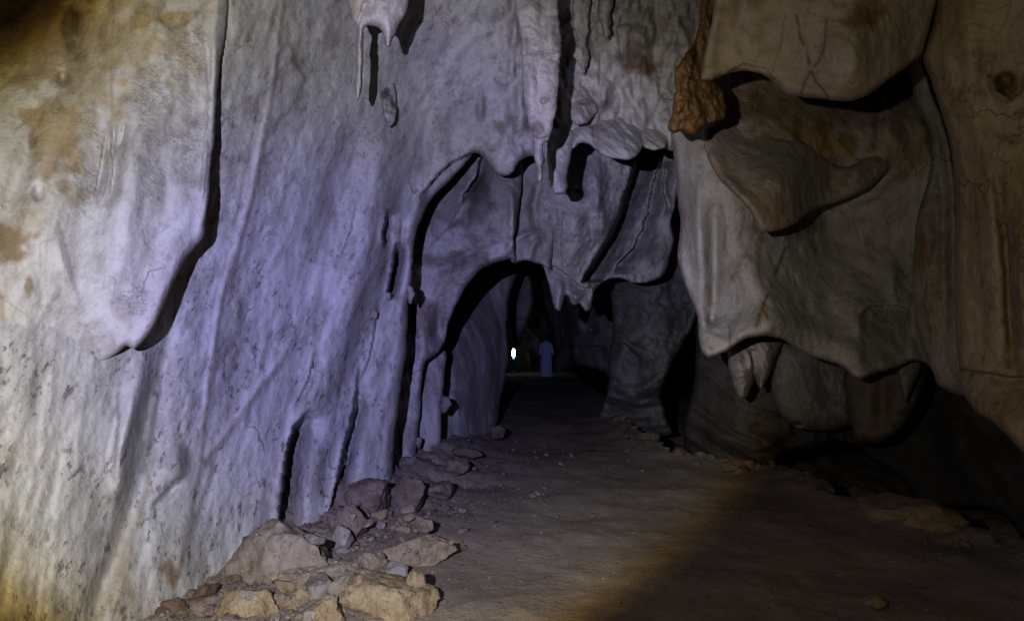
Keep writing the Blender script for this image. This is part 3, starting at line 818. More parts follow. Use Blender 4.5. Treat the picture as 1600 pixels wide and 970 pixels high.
stal([(892, 205), (900, 186), (930, 176), (960, 174), (986, 181), (1001, 199), (1006, 218), (999, 240), (985, 249), (962, 249), (938, 242), (925, 229), (908, 223), (893, 231)],
     [(895, 190, 7.0), (960, 172, 7.1), (1000, 195, 7.0), (940, 235, 6.6), (985, 240, 6.55), (960, 205, 6.8)], (40, .22), (.47, .455, .44), 'large smooth rounded bulge at the upper rim of the right hand arch', [(930, 205, 5, 26, (.3, .27, .25), .6)],
     [ridge([(925, 180), (932, 215), (930, 240)], -.05, 6)], seed=27, n=.05, name='rock_bulge', cat='rock bulge')
stal([(1000, 205), (1008, 195), (1024, 194), (1038, 203), (1044, 218), (1040, 231), (1024, 235), (1006, 228)], [(1004, 196, 7.0), (1040, 205, 7.0), (1020, 232, 6.65)], (16, .13), (.5, .48, .44), 'small pale egg-shaped bulge beside the large smooth one', seed=28, n=.05, rough=2, name='rock_bulge', cat='rock bulge')
# small knobs on the edges of the shadow lines belong to the walls they grow from
from mathutils.bvhtree import BVHTree
for k, (cu, cv, r, host) in enumerate([(642, 461, 8, 'flowstone_wall'), (585, 494, 6, 'flowstone_wall'), (692, 630, 8, 'rock_rib'), (604, 465, 4, 'flowstone_wall'), (654, 690, 5, 'arch_wall'), (487, 566, 4, 'flowstone_wall'), (518, 795, 5, 'flowstone_wall')]):
    h = bpy.data.objects[host]
    tree = BVHTree.FromPolygons([w.co + h.location for w in h.data.vertices], [list(q.vertices) for q in h.data.polygons])
    eye = Vector((0, 0, EYE))
    hit = None
    for du in (0, -3, -6, -10, -15):
        hit = tree.ray_cast(eye, (Vector(P(cu + du, cv, 5)) - eye).normalized())[0]
        if hit is not None: break
    D = hit.y if hit is not None else 7.0
    o = stal([(cu - r * .8, cv - r * 1.3), (cu + r * .3, cv - r * 1.5), (cu + r, cv - r * .4), (cu + r * .7, cv + r), (cu - r * .1, cv + r * 1.6), (cu - r * .8, cv + r * .6)], D, (r * .8, r / F * D * .8),
             (.36, .32, .29) if k != 2 else (.25, .23, .22), None, step=1.1, n=.05, seed=30 + k, name='knob', cat=None, rough=3)
    o.parent = h
    o.location = o.location - h.location

# ================================================================== RIGHT WALL
DR = TPS([(1048, 190, 6.7), (1058, 300, 6.7), (1065, 420, 6.6), (1100, 545, 6.2), (1110, 300, 6.25), (1120, 470, 6.55), (1170, 420, 6.3), (1200, 520, 6.0), (1260, 550, 6.3), (1250, 430, 6.7), (1350, 400, 7.0), (1345, 588, 6.2), (1420, 480, 6.6),
          (1430, 560, 6.4), (1520, 600, 6.8), (1250, 230, 6.3), (1200, 150, 6.7), (1400, 220, 6.5), (1430, 120, 7.1), (1540, 100, 7.2), (1540, 350, 7.2), (1300, 180, 6.6), (1100, -60, 7.0), (1500, -60, 7.0), (1280, 330, 7.0)])
sheet('curtain_wall', [(1048, -80), (1560, -80), (1560, 620), (1500, 612), (1463, 582), (1445, 568), (1425, 566), (1396, 577), (1362, 587), (1346, 592), (1331, 587), (1316, 573), (1290, 562), (1262, 555), (1241, 542), (1216, 528), (1190, 525), (1165, 530),
                       (1140, 545), (1113, 558), (1103, 556), (1095, 544), (1092, 520), (1087, 486), (1069, 442), (1060, 400), (1062, 350), (1058, 300), (1053, 240), (1047, 200)],
      DR, WARM, (.53, .495, .435),
      [ridge([(1080, 230), (1088, 330), (1098, 430), (1100, 540)], .16, 14), ridge([(1118, 300), (1116, 420), (1112, 505)], -.16, 11), ridge([(1062, 250), (1072, 400)], .06, 10), bump(1112, 500, 12, 16, -.18),
       ridge([(1150, 400), (1195, 470), (1210, 520)], .14, 30), ridge([(1110, 545), (1165, 510), (1230, 505), (1300, 540), (1345, 575)], .14, 22), ridge([(1300, 380), (1340, 480), (1345, 580)], .16, 30),
       dropv([(1340, 492), (1360, 478), (1395, 476), (1425, 484)], .22, 34, (.2, .1)), ridge([(1270, 300), (1310, 380), (1310, 480)], -.12, 26), ridge([(1390, 400), (1396, 460)], .10, 12), ridge([(1330, 330), (1360, 420)], .08, 14),
       ridge([(1255, 160), (1250, 260)], -.06, 10), ridge([(1375, 150), (1372, 240)], -.10, 8), ridge([(1440, 180), (1455, 260), (1430, 400)], .2, 14)],
      [rock_noise(.07, .8, 17.3, (1, .7), .05, 4), rock_noise(.02, .15, 18.3)], 2.8, (9, .15), .9, None,
      [(1260, 222, 110, 50, (.42, .265, .10), .95), (1180, 165, 70, 45, (.40, .29, .16), .7), (1150, 170, 30, 30, (.30, .18, .07), .6), (1420, 230, 50, 60, (.36, .26, .14), .6), (1300, 180, 200, 30, (.30, .21, .12), .6), (1075, 340, 14, 70, (.36, .325, .30), .6), (1090, 280, 10, 60, (.38, .36, .34), .5),
       (1130, 525, 30, 12, (.25, .22, .19), .6), (1110, 460, 6, 20, (.3, .2, .11), .7), (1290, 380, 60, 50, (.33, .29, .25), .5), (1390, 520, 60, 60, (.36, .32, .27), .5), (1240, 350, 70, 20, (.2, .165, .12), .7)],
      [([(1228, 385), (1210, 430), (1198, 465), (1182, 510)], 2.4, (.14, .08, .04), 1.0), ([(1195, 485), (1205, 510), (1208, 522)], 3.2, (.34, .17, .04), 1.0), ([(1185, 490), (1188, 510)], 2, (.33, .18, .06), .8), ([(1205, 455), (1213, 475), (1226, 505)], 1.5, (.24, .16, .09), .7),
       ([(1170, 395), (1155, 420), (1145, 435)], 2, (.28, .2, .12), .7), ([(1136, 360), (1134, 400)], 2, (.28, .22, .15), .6), ([(1222, 410), (1236, 440)], 1.3, (.2, .15, .1), .6), ([(1395, 420), (1400, 455)], 2.5, (.2, .16, .11), .7), ([(1272, 420), (1300, 450)], 1.2, (.24, .18, .12), .6),
       ([(1140, 510), (1142, 545)], 1.8, (.2, .17, .15), .8), ([(1330, 330), (1345, 370), (1350, 400)], 1.5, (.2, .16, .12), .6)], (), .35, seed=40,
      label='broad hanging rock curtain with scalloped lower edge, right of the tunnel', cat='rock curtain')

sheet('ceiling_lobe', [(1118, -90), (1485, -90), (1464, 0), (1451, 50), (1437, 88), (1402, 117), (1367, 141), (1346, 155), (1326, 160), (1290, 156), (1252, 152), (1230, 148), (1213, 133), (1190, 118), (1160, 111), (1132, 118), (1108, 128), (1091, 126), (1098, 90), (1108, 50), (1116, 0)],
      TPS([(1120, -90, 5.0), (1480, -90, 4.9), (1095, 120, 5.1), (1230, 145, 5.0), (1335, 158, 4.7), (1437, 88, 4.9), (1300, 40, 4.6), (1200, 30, 4.8), (1330, 110, 4.5)]), WARM, (.55, .465, .33),
      [ridge([(1110, 0), (1100, 110)], .05, 14), ridge([(1140, 0), (1135, 100)], -.04, 14), ridge([(1330, 0), (1335, 150)], .05, 30), dropv([(1135, 112), (1160, 100), (1195, 105), (1225, 138)], .07, 14), ridge([(1180, -20), (1160, 60)], .05, 30)],
      [rock_noise(.045, .6, 19.3, o=4), rock_noise(.012, .12, 20.3)], 2.8, (10, .11), 1.1, None,
      [(1350, 25, 44, 34, (.30, .165, .045), .95), (1185, 35, 26, 40, (.33, .22, .09), .7), (1140, 20, 20, 30, (.38, .28, .14), .6), (1120, 100, 16, 26, (.36, .235, .1), .7), (1290, 90, 60, 40, (.47, .43, .36), .6), (1410, 60, 30, 40, (.42, .34, .22), .5), (1200, 80, 20, 20, (.34, .24, .12), .5)],
      [([(1232, 20), (1217, 80), (1205, 115)], 1.4, (.2, .13, .07), .7), ([(1248, 25), (1252, 60), (1263, 100), (1275, 130), (1295, 152)], 2.2, (.16, .105, .06), .9), ([(1294, 30), (1288, 60), (1275, 98), (1262, 120), (1252, 148)], 2.1, (.15, .1, .055), .9),
       ([(1280, 20), (1294, 32)], 1.1, (.2, .14, .08), .6), ([(1267, 76), (1276, 74), (1274, 84)], 1, (.2, .14, .1), .5)], (), .3, seed=41, label='large smooth overhanging lobe of buff rock with crossing cracks and one orange stain', cat='rock overhang')
sheet('broken_rock_edge', [(1122, -90), (1140, -20), (1112, 40), (1104, 90), (1096, 122), (1118, 128), (1132, 150), (1132, 182), (1112, 190), (1092, 202), (1088, 210), (1068, 208), (1046, 206), (1050, 175), (1053, 145), (1058, 112), (1070, 90), (1086, 58), (1094, 30), (1100, -90)],
      TPS([(1110, -90, 5.15), (1100, 60, 5.2), (1050, 205, 5.05), (1125, 150, 5.25), (1070, 140, 4.95), (1090, 205, 5.05)]), WARM, (.31, .185, .075),
      [ridge([(1062, 120), (1056, 200)], .05, 6), ridge([(1072, 130), (1085, 140), (1100, 160), (1110, 185)], -.06, 8), bump(1085, 170, 18, 26, .06), drop([(1092, 20), (1085, 90), (1078, 125)], .08, 10)],
      [rock_noise(.09, .18, 21.3, (1, .8), 0, 5), rock_noise(.03, .05, 22.3)], 1.8, (8, .12), .9, None,
      [(1100, 150, 20, 24, (.17, .11, .06), .7), (1080, 70, 10, 40, (.14, .08, .035), .6), (1062, 160, 8, 40, (.40, .23, .07), .7), (1115, 60, 14, 50, (.38, .28, .16), .6)], [([(1062, 130), (1070, 118), (1090, 125), (1108, 150), (1125, 178)], 2, (.1, .06, .03), .7)], (), .8, seed=42, rough=2.5,
      label='rough orange-brown broken rock edge hanging above the curtain', cat='rock edge')
sheet('rock_shelf', [(1098, 206), (1114, 193), (1140, 190), (1180, 200), (1220, 211), (1258, 222), (1280, 236), (1300, 252), (1317, 261), (1335, 255), (1356, 244), (1376, 243), (1389, 251), (1393, 262), (1376, 280), (1346, 300), (1318, 313), (1290, 320), (1270, 329), (1250, 345),
                     (1226, 357), (1202, 363), (1189, 364), (1181, 350), (1172, 331), (1155, 311), (1130, 286), (1112, 262), (1102, 236)],
      TPS([(1100, 210, 6.15), (1180, 203, 6.45), (1260, 222, 6.3), (1300, 252, 6.48), (1335, 256, 6.45), (1390, 255, 6.55), (1195, 355, 5.6), (1290, 315, 6.3), (1130, 280, 5.9), (1220, 290, 5.75), (1345, 285, 6.4)]), WARM, (.40, .345, .28),
      [ridge([(1110, 240), (1150, 300), (1190, 345)], .06, 10), ridge([(1310, 265), (1290, 300), (1270, 320)], -.06, 10), ridge([(1345, 252), (1330, 290)], .06, 14), bump(1225, 270, 70, 40, .08)],
      [rock_noise(.035, .5, 23.3, o=4), rock_noise(.01, .1, 24.3)], 2.4, (12, .10), .9, None,
      [(1190, 320, 60, 34, (.36, .27, .16), .6), (1125, 270, 14, 40, (.38, .27, .14), .7), (1200, 355, 20, 14, (.4, .28, .14), .6), (1220, 240, 70, 26, (.37, .335, .29), .6), (1110, 210, 18, 12, (.16, .11, .07), .6)],  # last patch paints the shadow the broken edge casts on the shelf
      [([(1128, 268), (1150, 285), (1175, 300), (1200, 330)], 2.2, (.22, .14, .07), .7), ([(1300, 290), (1312, 310)], 1.2, (.2, .14, .08), .5), ([(1200, 335), (1215, 325), (1230, 345)], 1.2, (.25, .17, .09), .5)], (), .3, seed=43,
      label='jutting smooth rock shelf with a pointed lip, under the cracked overhang', cat='rock shelf')
sheet('rock_fluting', [(1425, 60), (1441, 70), (1446, 110), (1458, 150), (1474, 190), (1487, 240), (1494, 300), (1500, 420), (1505, 520), (1520, 612), (1470, 604), (1455, 575), (1442, 545), (1432, 505), (1426, 450), (1428, 400), (1432, 340), (1444, 300), (1456, 262), (1453, 212), (1444, 184), (1430, 160), (1422, 110)],
      TPS([(1430, 80, 6.4), (1445, 180, 6.3), (1490, 250, 5.9), (1456, 262, 6.1), (1430, 400, 5.9), (1500, 420, 5.4), (1440, 540, 5.8), (1515, 610, 5.2), (1470, 480, 5.5)]), WARM, (.40, .355, .29),
      [ridge([(1462, 200), (1475, 300), (1475, 420), (1480, 560)], -.10, 10), ridge([(1445, 340), (1450, 540)], .06, 10)], [rock_noise(.04, .4, 25.3, (1, .4)), rock_noise(.015, .1, 26.3)], 2.4, (9, .12), .9, None,
      [(1440, 400, 14, 60, (.33, .2, .09), .8), (1455, 350, 8, 30, (.22, .14, .07), .7), (1450, 500, 20, 50, (.4, .3, .17), .6), (1470, 250, 20, 80, (.36, .335, .3), .6), (1482, 420, 5, 80, (.27, .19, .1), .6)],
      [([(1462, 330), (1455, 400), (1450, 470), (1452, 540)], 1.5, (.22, .1, .07), .7), ([(1480, 515), (1470, 535)], 1.2, (.2, .14, .1), .5)], (), .6, seed=44, label='narrow fluted strip of rock left of the far right buttress', cat='rock fluting')
sheet('rock_buttress', [(1475, -90), (1860, -90), (1860, 860), (1700, 770), (1640, 738), (1598, 706), (1571, 678), (1550, 658), (1526, 646), (1513, 627), (1500, 606), (1497, 570), (1494, 520), (1491, 420), (1492, 305), (1486, 232), (1470, 172), (1455, 130), (1443, 104), (1440, 88), (1455, 40), (1464, 0)],
      TPS([(1475, -90, 4.9), (1860, -90, 3.7), (1445, 100, 5.1), (1490, 300, 5.2), (1495, 560, 5.1), (1600, 100, 4.5), (1600, 400, 4.4), (1600, 700, 4.3), (1700, 770, 3.9), (1860, 400, 3.6), (1540, 300, 4.75), (1540, 560, 4.8)]), WARM, (.47, .37, .225),
      [ridge([(1510, -20), (1515, 120), (1530, 260)], .10, 24), ridge([(1475, 60), (1490, 170)], .06, 16), ridge([(1558, 270), (1572, 380), (1580, 520), (1585, 580)], -.10, 8), ridge([(1540, 240), (1550, 420), (1555, 560)], .06, 16),
       dropv([(1495, 576), (1530, 580), (1580, 588), (1640, 590), (1700, 590)], .22, 50, (.03, .03)), bump(1572, 126, 20, 18, -.16), ridge([(1546, 124), (1556, 146), (1575, 154), (1592, 140), (1595, 108)], .09, 7), ridge([(1460, 145), (1478, 168), (1500, 160), (1515, 130)], .04, 7),
       bump(1560, 235, 50, 50, .06), ridge([(1590, 330), (1600, 560)], .05, 10)],
      [rock_noise(.05, .5, 27.3, o=5), rock_noise(.018, .1, 28.3)], 2.8, (14, .2), .9, None,
      [(1490, 50, 40, 70, (.38, .27, .12), .6), (1570, 130, 26, 26, (.24, .16, .06), .8), (1500, 150, 26, 20, (.34, .23, .08), .7), (1530, 300, 40, 120, (.40, .29, .14), .5), (1590, 300, 24, 120, (.36, .25, .1), .7), (1580, 640, 50, 40, (.36, .24, .1), .6), (1575, 540, 10, 40, (.3, .18, .05), .7), (1595, 440, 14, 160, (.34, .22, .09), .7)],
      [([(1545, 120), (1556, 140), (1575, 153), (1592, 140)], 4, (.07, .05, .025), .95), ([(1568, 300), (1574, 420), (1578, 560)], 4, (.25, .15, .04), .7)], [(1605, 420, 30, 160)], .6, seed=45, label='ochre stained rock buttress with a ringed hollow, at the far right edge', cat='rock buttress')

# lower right: stumps and dark recess under the curtain
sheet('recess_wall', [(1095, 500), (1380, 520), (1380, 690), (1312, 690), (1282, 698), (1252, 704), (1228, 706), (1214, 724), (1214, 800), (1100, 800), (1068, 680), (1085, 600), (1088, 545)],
      TPS([(1090, 520, 9.4), (1370, 530, 9.2), (1080, 690, 9.6), (1210, 720, 8.6), (1300, 690, 8.8), (1180, 620, 8.5), (1360, 680, 9.0)]), WARM, (.085, .078, .074), [ridge([(1140, 640), (1170, 700)], .2, 22), bump(1200, 690, 30, 30, .2), bump(1120, 690, 30, 40, .2)],  # dark rock, base colour lowered further to stand in for shade
      [rock_noise(.30, .6, 29.3, o=6)], 2.8, (10, .3), 1.2, None, (), (), (), .6, seed=46, label='dark lumpy rock base under the scalloped curtain, with shade mixed into its colour', cat='rock base')
stal([(1124, 515), (1228, 512), (1217, 545), (1207, 572), (1198, 592), (1189, 606), (1181, 600), (1176, 590), (1173, 608), (1163, 621), (1152, 611), (1144, 590), (1136, 560)], [(1130, 520, 7.7), (1220, 520, 7.8), (1165, 610, 7.4), (1160, 560, 7.3)], (20, .3), (.47, .44, .40), 'pale split tooth of rock below the curtain arch',
     [(1160, 560, 12, 14, (.25, .22, .2), .6)], [drop([(1172, 540), (1175, 575), (1178, 600)], .15, 14, (.2, 0)), ridge([(1150, 545), (1160, 600)], .06, 10)], seed=47, n=.06, name='rock_tooth', cat='rock tooth', rough=2)
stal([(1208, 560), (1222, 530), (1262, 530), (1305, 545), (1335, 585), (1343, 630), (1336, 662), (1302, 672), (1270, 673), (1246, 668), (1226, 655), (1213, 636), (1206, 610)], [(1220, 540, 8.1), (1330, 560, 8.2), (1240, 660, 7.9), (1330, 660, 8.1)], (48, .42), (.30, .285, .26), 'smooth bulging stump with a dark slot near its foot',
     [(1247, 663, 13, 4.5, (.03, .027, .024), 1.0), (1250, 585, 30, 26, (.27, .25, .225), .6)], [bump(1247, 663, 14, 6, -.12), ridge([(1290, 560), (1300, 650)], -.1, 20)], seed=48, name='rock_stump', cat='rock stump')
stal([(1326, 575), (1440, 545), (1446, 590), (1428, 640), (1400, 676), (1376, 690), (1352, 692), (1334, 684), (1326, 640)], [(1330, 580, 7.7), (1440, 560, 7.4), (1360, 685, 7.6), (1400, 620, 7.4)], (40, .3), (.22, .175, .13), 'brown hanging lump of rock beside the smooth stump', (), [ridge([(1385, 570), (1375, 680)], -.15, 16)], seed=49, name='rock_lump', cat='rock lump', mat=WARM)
stal([(1400, 560), (1440, 560), (1434, 590), (1424, 615), (1415, 628), (1408, 610), (1402, 585)], 6.9, (14, .14), (.31, .28, .24), 'small pointed tooth under the curtain edge', seed=50, name='rock_tooth', cat='rock tooth')
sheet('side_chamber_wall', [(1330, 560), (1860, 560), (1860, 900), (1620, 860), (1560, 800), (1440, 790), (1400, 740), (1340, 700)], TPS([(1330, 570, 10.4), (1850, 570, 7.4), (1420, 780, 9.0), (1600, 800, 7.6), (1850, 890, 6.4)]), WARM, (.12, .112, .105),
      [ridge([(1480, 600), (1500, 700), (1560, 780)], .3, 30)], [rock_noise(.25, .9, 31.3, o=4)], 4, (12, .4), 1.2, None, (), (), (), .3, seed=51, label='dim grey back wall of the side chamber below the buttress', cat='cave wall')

# ================================================================== BOULDERS AND STONES
def rock_mesh(name, seed, size, sub=4, flat=12, rough=.05, tint=(.30, .215, .13), dust=(.36, .30, .22)):
    rnd = random.Random(seed)
    bm = bmesh.new()
    bmesh.ops.create_icosphere(bm, subdivisions=sub, radius=1.0)
    planes = []
    for i in range(flat):
        d = Vector((rnd.gauss(0, 1), rnd.gauss(0, 1), rnd.gauss(0, 1))).normalized()
        planes.append((d, rnd.uniform(.50, .85) if sub > 3 else rnd.uniform(.36, .72)))
    off = Vector((seed * 3.1, seed * 1.7, seed * .9))
    for v in bm.verts:
        p = v.co.copy()
        for d, h in planes:
            e = p.dot(d) - h
            if e > 0:
                p -= d * e * .98
        n1 = mnoise.fractal(p * 1.6 + off, 1.0, 2.0, 3)
        n2 = mnoise.fractal(p * 5.5 + off, .8, 2.0, 4)
        p *= 1 + .10 * n1 + rough * n2
        v.co = Vector((p.x * size[0], p.y * size[1], p.z * size[2]))
    co = np.array([v.co for v in bm.verts]); faces = [[q.index for q in f.verts] for f in bm.faces]
    nrm = np.array([v.normal for v in bm.verts])
    bm.free()
    a = fbm(co[:, 0] * 7 + seed, co[:, 1] * 7, co[:, 2] * 7, 4)
    w = sstep(-.25, .35, a)[:, None]
    t = np.array(tint) * (1 - w) + np.array(dust) * w
    m = np.zeros((len(co), 3)); m[:, 1] = .5
    me_o = link_mesh(name, co, faces, BOULDER, None, True, t, m, recenter=False)
    return me_o


BOULDER = limestone('boulder_stone', speck=(.10, .07, .045), bump_s=1.0, rough=.85, scale=2.2)


def boulder(u0, u1, v0, v1, D, seed, label, tint=(.33, .235, .14), dust=(.40, .315, .20), deep=1.0, flat=12, yaw=0.0, group='rubble boulders heaped at the wall foot', name='boulder', cat='boulder', rough=.05, sub=4, tilt=0.0):
    hw = (u1 - u0) / 2 / F * D * 1.36; hh = (v1 - v0) / 2 / F * D * 1.36
    o = rock_mesh(name, seed, (hw, hw * deep, hh), sub, flat, rough, tint, dust)
    x, y, z = P((u0 + u1) / 2, (v0 + v1) / 2, D)
    o.location = (x, y, z)
    if yaw: o.rotation_euler = (tilt, 0, yaw)
    o.rotation_euler = (tilt, 0, 0)
    tag(o, label, cat, group)
    return o


WARMB = ((.36, .265, .155), (.45, .355, .225)); GREYB = ((.33, .265, .185), (.43, .365, .275)); DARKB = ((.17, .13, .10), (.26, .205, .16))  # WARMB: tan with the beam's orange rim light mixed into the colour
B = [
    (384, 535, 836, 968, 4.45, 1, 'largest tan boulder of the heap, against the pale wall', GREYB, .75),
    (452, 545, 870, 920, 4.35, 22, 'flat-topped tan slab leaning on the largest boulder', GREYB, .9),
    (345, 442, 925, 1010, 3.9, 3, 'yellowish boulder at the bottom edge, left front of the heap', WARMB, .9),
    (420, 482, 928, 1000, 3.95, 4, 'narrow yellowish boulder wedged between front boulders', WARMB, 1.0),
    (473, 532, 898, 958, 4.1, 5, 'grey glittering boulder in the middle of the heap', ((.27, .22, .18), (.36, .32, .28)), .9),
    (508, 566, 895, 960, 4.05, 6, 'upright tan boulder right of the grey glittering one', GREYB, .9),
    (462, 545, 942, 1010, 3.75, 7, 'low yellow boulder cut by the bottom edge', WARMB, .9),
    (556, 668, 895, 985, 3.95, 8, 'big rounded yellow-brown boulder with a black shadow on its right', WARMB, .85),
    (590, 690, 840, 882, 4.75, 9, 'long low tan boulder with a cracked nose', GREYB, .6),
    (636, 660, 884, 930, 3.95, 30, 'thin leaning flake on the side of the big rounded boulder', WARMB, .8),
    (545, 614, 755, 806, 5.75, 10, 'dark brown block against the violet wall foot', DARKB, .9),
    (608, 668, 750, 802, 6.0, 11, 'dark brown rounded block right of its square neighbour', DARKB, .9),
    (526, 576, 795, 842, 5.15, 12, 'brown wedge-shaped boulder below the dark blocks', ((.23, .17, .125), (.31, .24, .185)), .9),
    (514, 552, 824, 862, 4.9, 13, 'pale pyramid-shaped stone behind the heap', ((.36, .32, .27), (.42, .38, .33)), .8),
    (650, 674, 806, 836, 5.15, 31, 'small upright wedge of stone with a dark shadow', GREYB, .9),
    (565, 610, 862, 900, 4.5, 15, 'tan stone between the flat slab and long low boulder', GREYB, .9),
    (520, 560, 878, 905, 4.4, 16, 'small tan stone beside the flat slab', GREYB, .9),
    (600, 640, 880, 905, 4.45, 17, 'whitish grey flat stone before the long low boulder', ((.34, .31, .28), (.45, .42, .39)), .9),
    (432, 468, 905, 938, 4.15, 18, 'small orange-tan stone on the left flank of the heap', WARMB, 1),
    (694, 732, 716, 742, 7.2, 19, 'dark slab of rubble at the foot of the inner rib', DARKB, .8),
    (712, 752, 698, 716, 8.0, 20, 'dark low rubble block under the blue wall', DARKB, .8),
    (668, 702, 752, 778, 6.3, 21, 'dark brown rubble stone next to the rounded block', DARKB, .9),
    (764, 788, 668, 684, 9.8, 24, 'black-brown rubble where the blue wall ends', DARKB, .8),
]
for (a, b, c, d, D, s, lab, (t1, t2), dp) in B:
    boulder(a, b, c, d, D, s, lab, t1, t2, dp, rough=.085, flat=15 if s not in (8, 9) else 9, sub=5 if (b - a) > 60 else 4)
# brown chips along the foot of the pale wall
rnd = random.Random(5)
chip_labels = None
for k in range(26):
    t = k / 25
    u = 235 + 150 * t + rnd.uniform(-14, 14); v = 962 - 55 * t + rnd.uniform(-10, 16)
    r = rnd.uniform(9, 22)
    boulder(u - r, u + r, v - r * .65, v + r * .65, 3.85 + .5 * t + rnd.uniform(-.08, .08), 100 + k, 'dark brown stone chip in the strip along the pale wall foot', (.17, .11, .07), (.25, .175, .12), .9, 10, group='brown chips along the pale wall foot', name='stone_chip', cat='stone', sub=3, rough=.07)
# filler stones in the heap, each dropped on the boulder or dirt found below it
from mathutils.bvhtree import BVHTree
bpy.context.view_layer.update()
tv, tf = [], []
for o in list(COL.objects):
    if o.type == 'MESH' and o.name.split('.')[0] in ('boulder', 'ground', 'stone_chip'):
        n0 = len(tv); mw = o.matrix_world
        tv += [mw @ w.co for w in o.data.vertices]
        tf += [[i + n0 for i in q.vertices] for q in o.data.polygons]
BVH = BVHTree.FromPolygons(tv, tf)
for k in range(105):
    u = rnd.uniform(380, 720); v = rnd.uniform(800, 968)
    hit = BVH.ray_cast(Vector((0, 0, EYE)), (Vector(P(u, v, 4.0)) - Vector((0, 0, EYE))).normalized())
    if hit[0] is None or (u > 545 and v > 885) or (hit[1].z < .3 and k % 3):
        continue
    D = hit[0].y; r = rnd.choice([3, 4, 4, 5, 6, 8, 11, 15]) * (.6 if u > 640 else 1)
    c = rnd.choice([GREYB, WARMB, GREYB, ((.33, .29, .25), (.42, .38, .33))])
    o = boulder(u - r, u + r, v - r * .8, v + r * .6, D, 200 + k, 'small tan stone lying loose in the boulder heap', c[0], c[1], 1.0, 12, group='small stones in the boulder heap', name='stone', cat='stone', sub=3, rough=.07)
    o.location = hit[0] + Vector((0, 0, r / F * D * .25))

# right bank: low ledges and stones
for (a, b, c, d, D, s, lab) in [(1338, 1452, 776, 815, 6.0, 61, 'low tan rock ledge at the rim of the dark gully'), (1425, 1512, 795, 832, 5.6, 62, 'flat rock block on the gully rim, right of the low ledge'), (1348, 1380, 930, 948, 4.05, 63, 'single pale pebble alone on the dark floor at lower right'),
                                (1132, 1168, 722, 740, 8.2, 64, 'rounded dirt clod on the bank below the tooth'), (1044, 1074, 702, 724, 9.0, 65, 'jagged dark rock at the right path edge'), (1092, 1120, 712, 730, 8.7, 66, 'pale brown rock at the right path edge, nearest the stump'), (998, 1026, 676, 694, 10.3, 67, 'black rubble rock beside the path')]:
    t = WARMB if s in (61, 62, 63) else DARKB
    boulder(a, b, c, d, D, s, lab, t[0], t[1], .8, 10, group='rocks on the right bank', name='rock', cat='rock', sub=4)
for k in range(34):
    t = rnd.random()
    u = 955 + 275 * t + rnd.uniform(-12, 12); v = np.interp(u, [955, 1040, 1130, 1215, 1260], [642, 706, 727, 722, 735]) + rnd.uniform(-6, 12)
    hit = BVH.ray_cast(Vector((0, 0, EYE)), (Vector(P(u, v, 4.0)) - Vector((0, 0, EYE))).normalized())
    if hit[0] is None or hit[0].y > 17: continue
    r = rnd.choice([3, 4, 5, 6, 8, 10])
    o = boulder(u - r, u + r, v - r * .9, v + r * .6, hit[0].y, 400 + k, 'jagged dark rubble stone along the right edge of the path', DARKB[0], DARKB[1], 1.0, 12, group='rubble stones along the right path edge', name='stone', cat='stone', sub=3, rough=.09)
    o.location = hit[0] + Vector((0, 0, r / F * hit[0].y * .2))
# scattered small stones on the floor and the far banks: one of each shape, then copies
protos = [rock_mesh('small_stone', 300 + i, (1, .9, .62), 2 if i else 3, 9, .08, (.22, .165, .12), (.32, .26, .20)) for i in range(6)]
spots = []
for k in range(150):
    q = rnd.random()
    if q < .45:      # near the rubble strip on the left
        Y = rnd.uniform(4.2, 11); X = float(wall_x(Y)) + abs(rnd.gauss(0, .65)) + .45
    elif q < .75:    # right bank
        Y = rnd.uniform(5.0, 13); X = float(edge_x(Y)) - abs(rnd.gauss(0, .35))
    else:
        Y = rnd.uniform(3.9, 11); X = rnd.uniform(-.8, 2.6)
    spots.append((X, Y, rnd.choice([.012, .014, .018, .025, .035, .05]) * (1.15 if q < .75 else .6)))
for k, (X, Y, s) in enumerate(spots):
    o = protos[k] if k < len(protos) else protos[k % len(protos)].copy()
    if k >= len(protos): COL.objects.link(o)
    o.location = (X, Y, float(ground_z(X, Y)) + s * .25)
    o.scale = (s, s * rnd.uniform(.7, 1.2), s * rnd.uniform(.7, 1.1))
    o.rotation_euler = (rnd.uniform(-.4, .4), rnd.uniform(-.4, .4), rnd.uniform(0, 6.28))
    tag(o, 'small loose stone scattered on the brown dirt floor', 'stone', 'small stones scattered on the dirt floor')


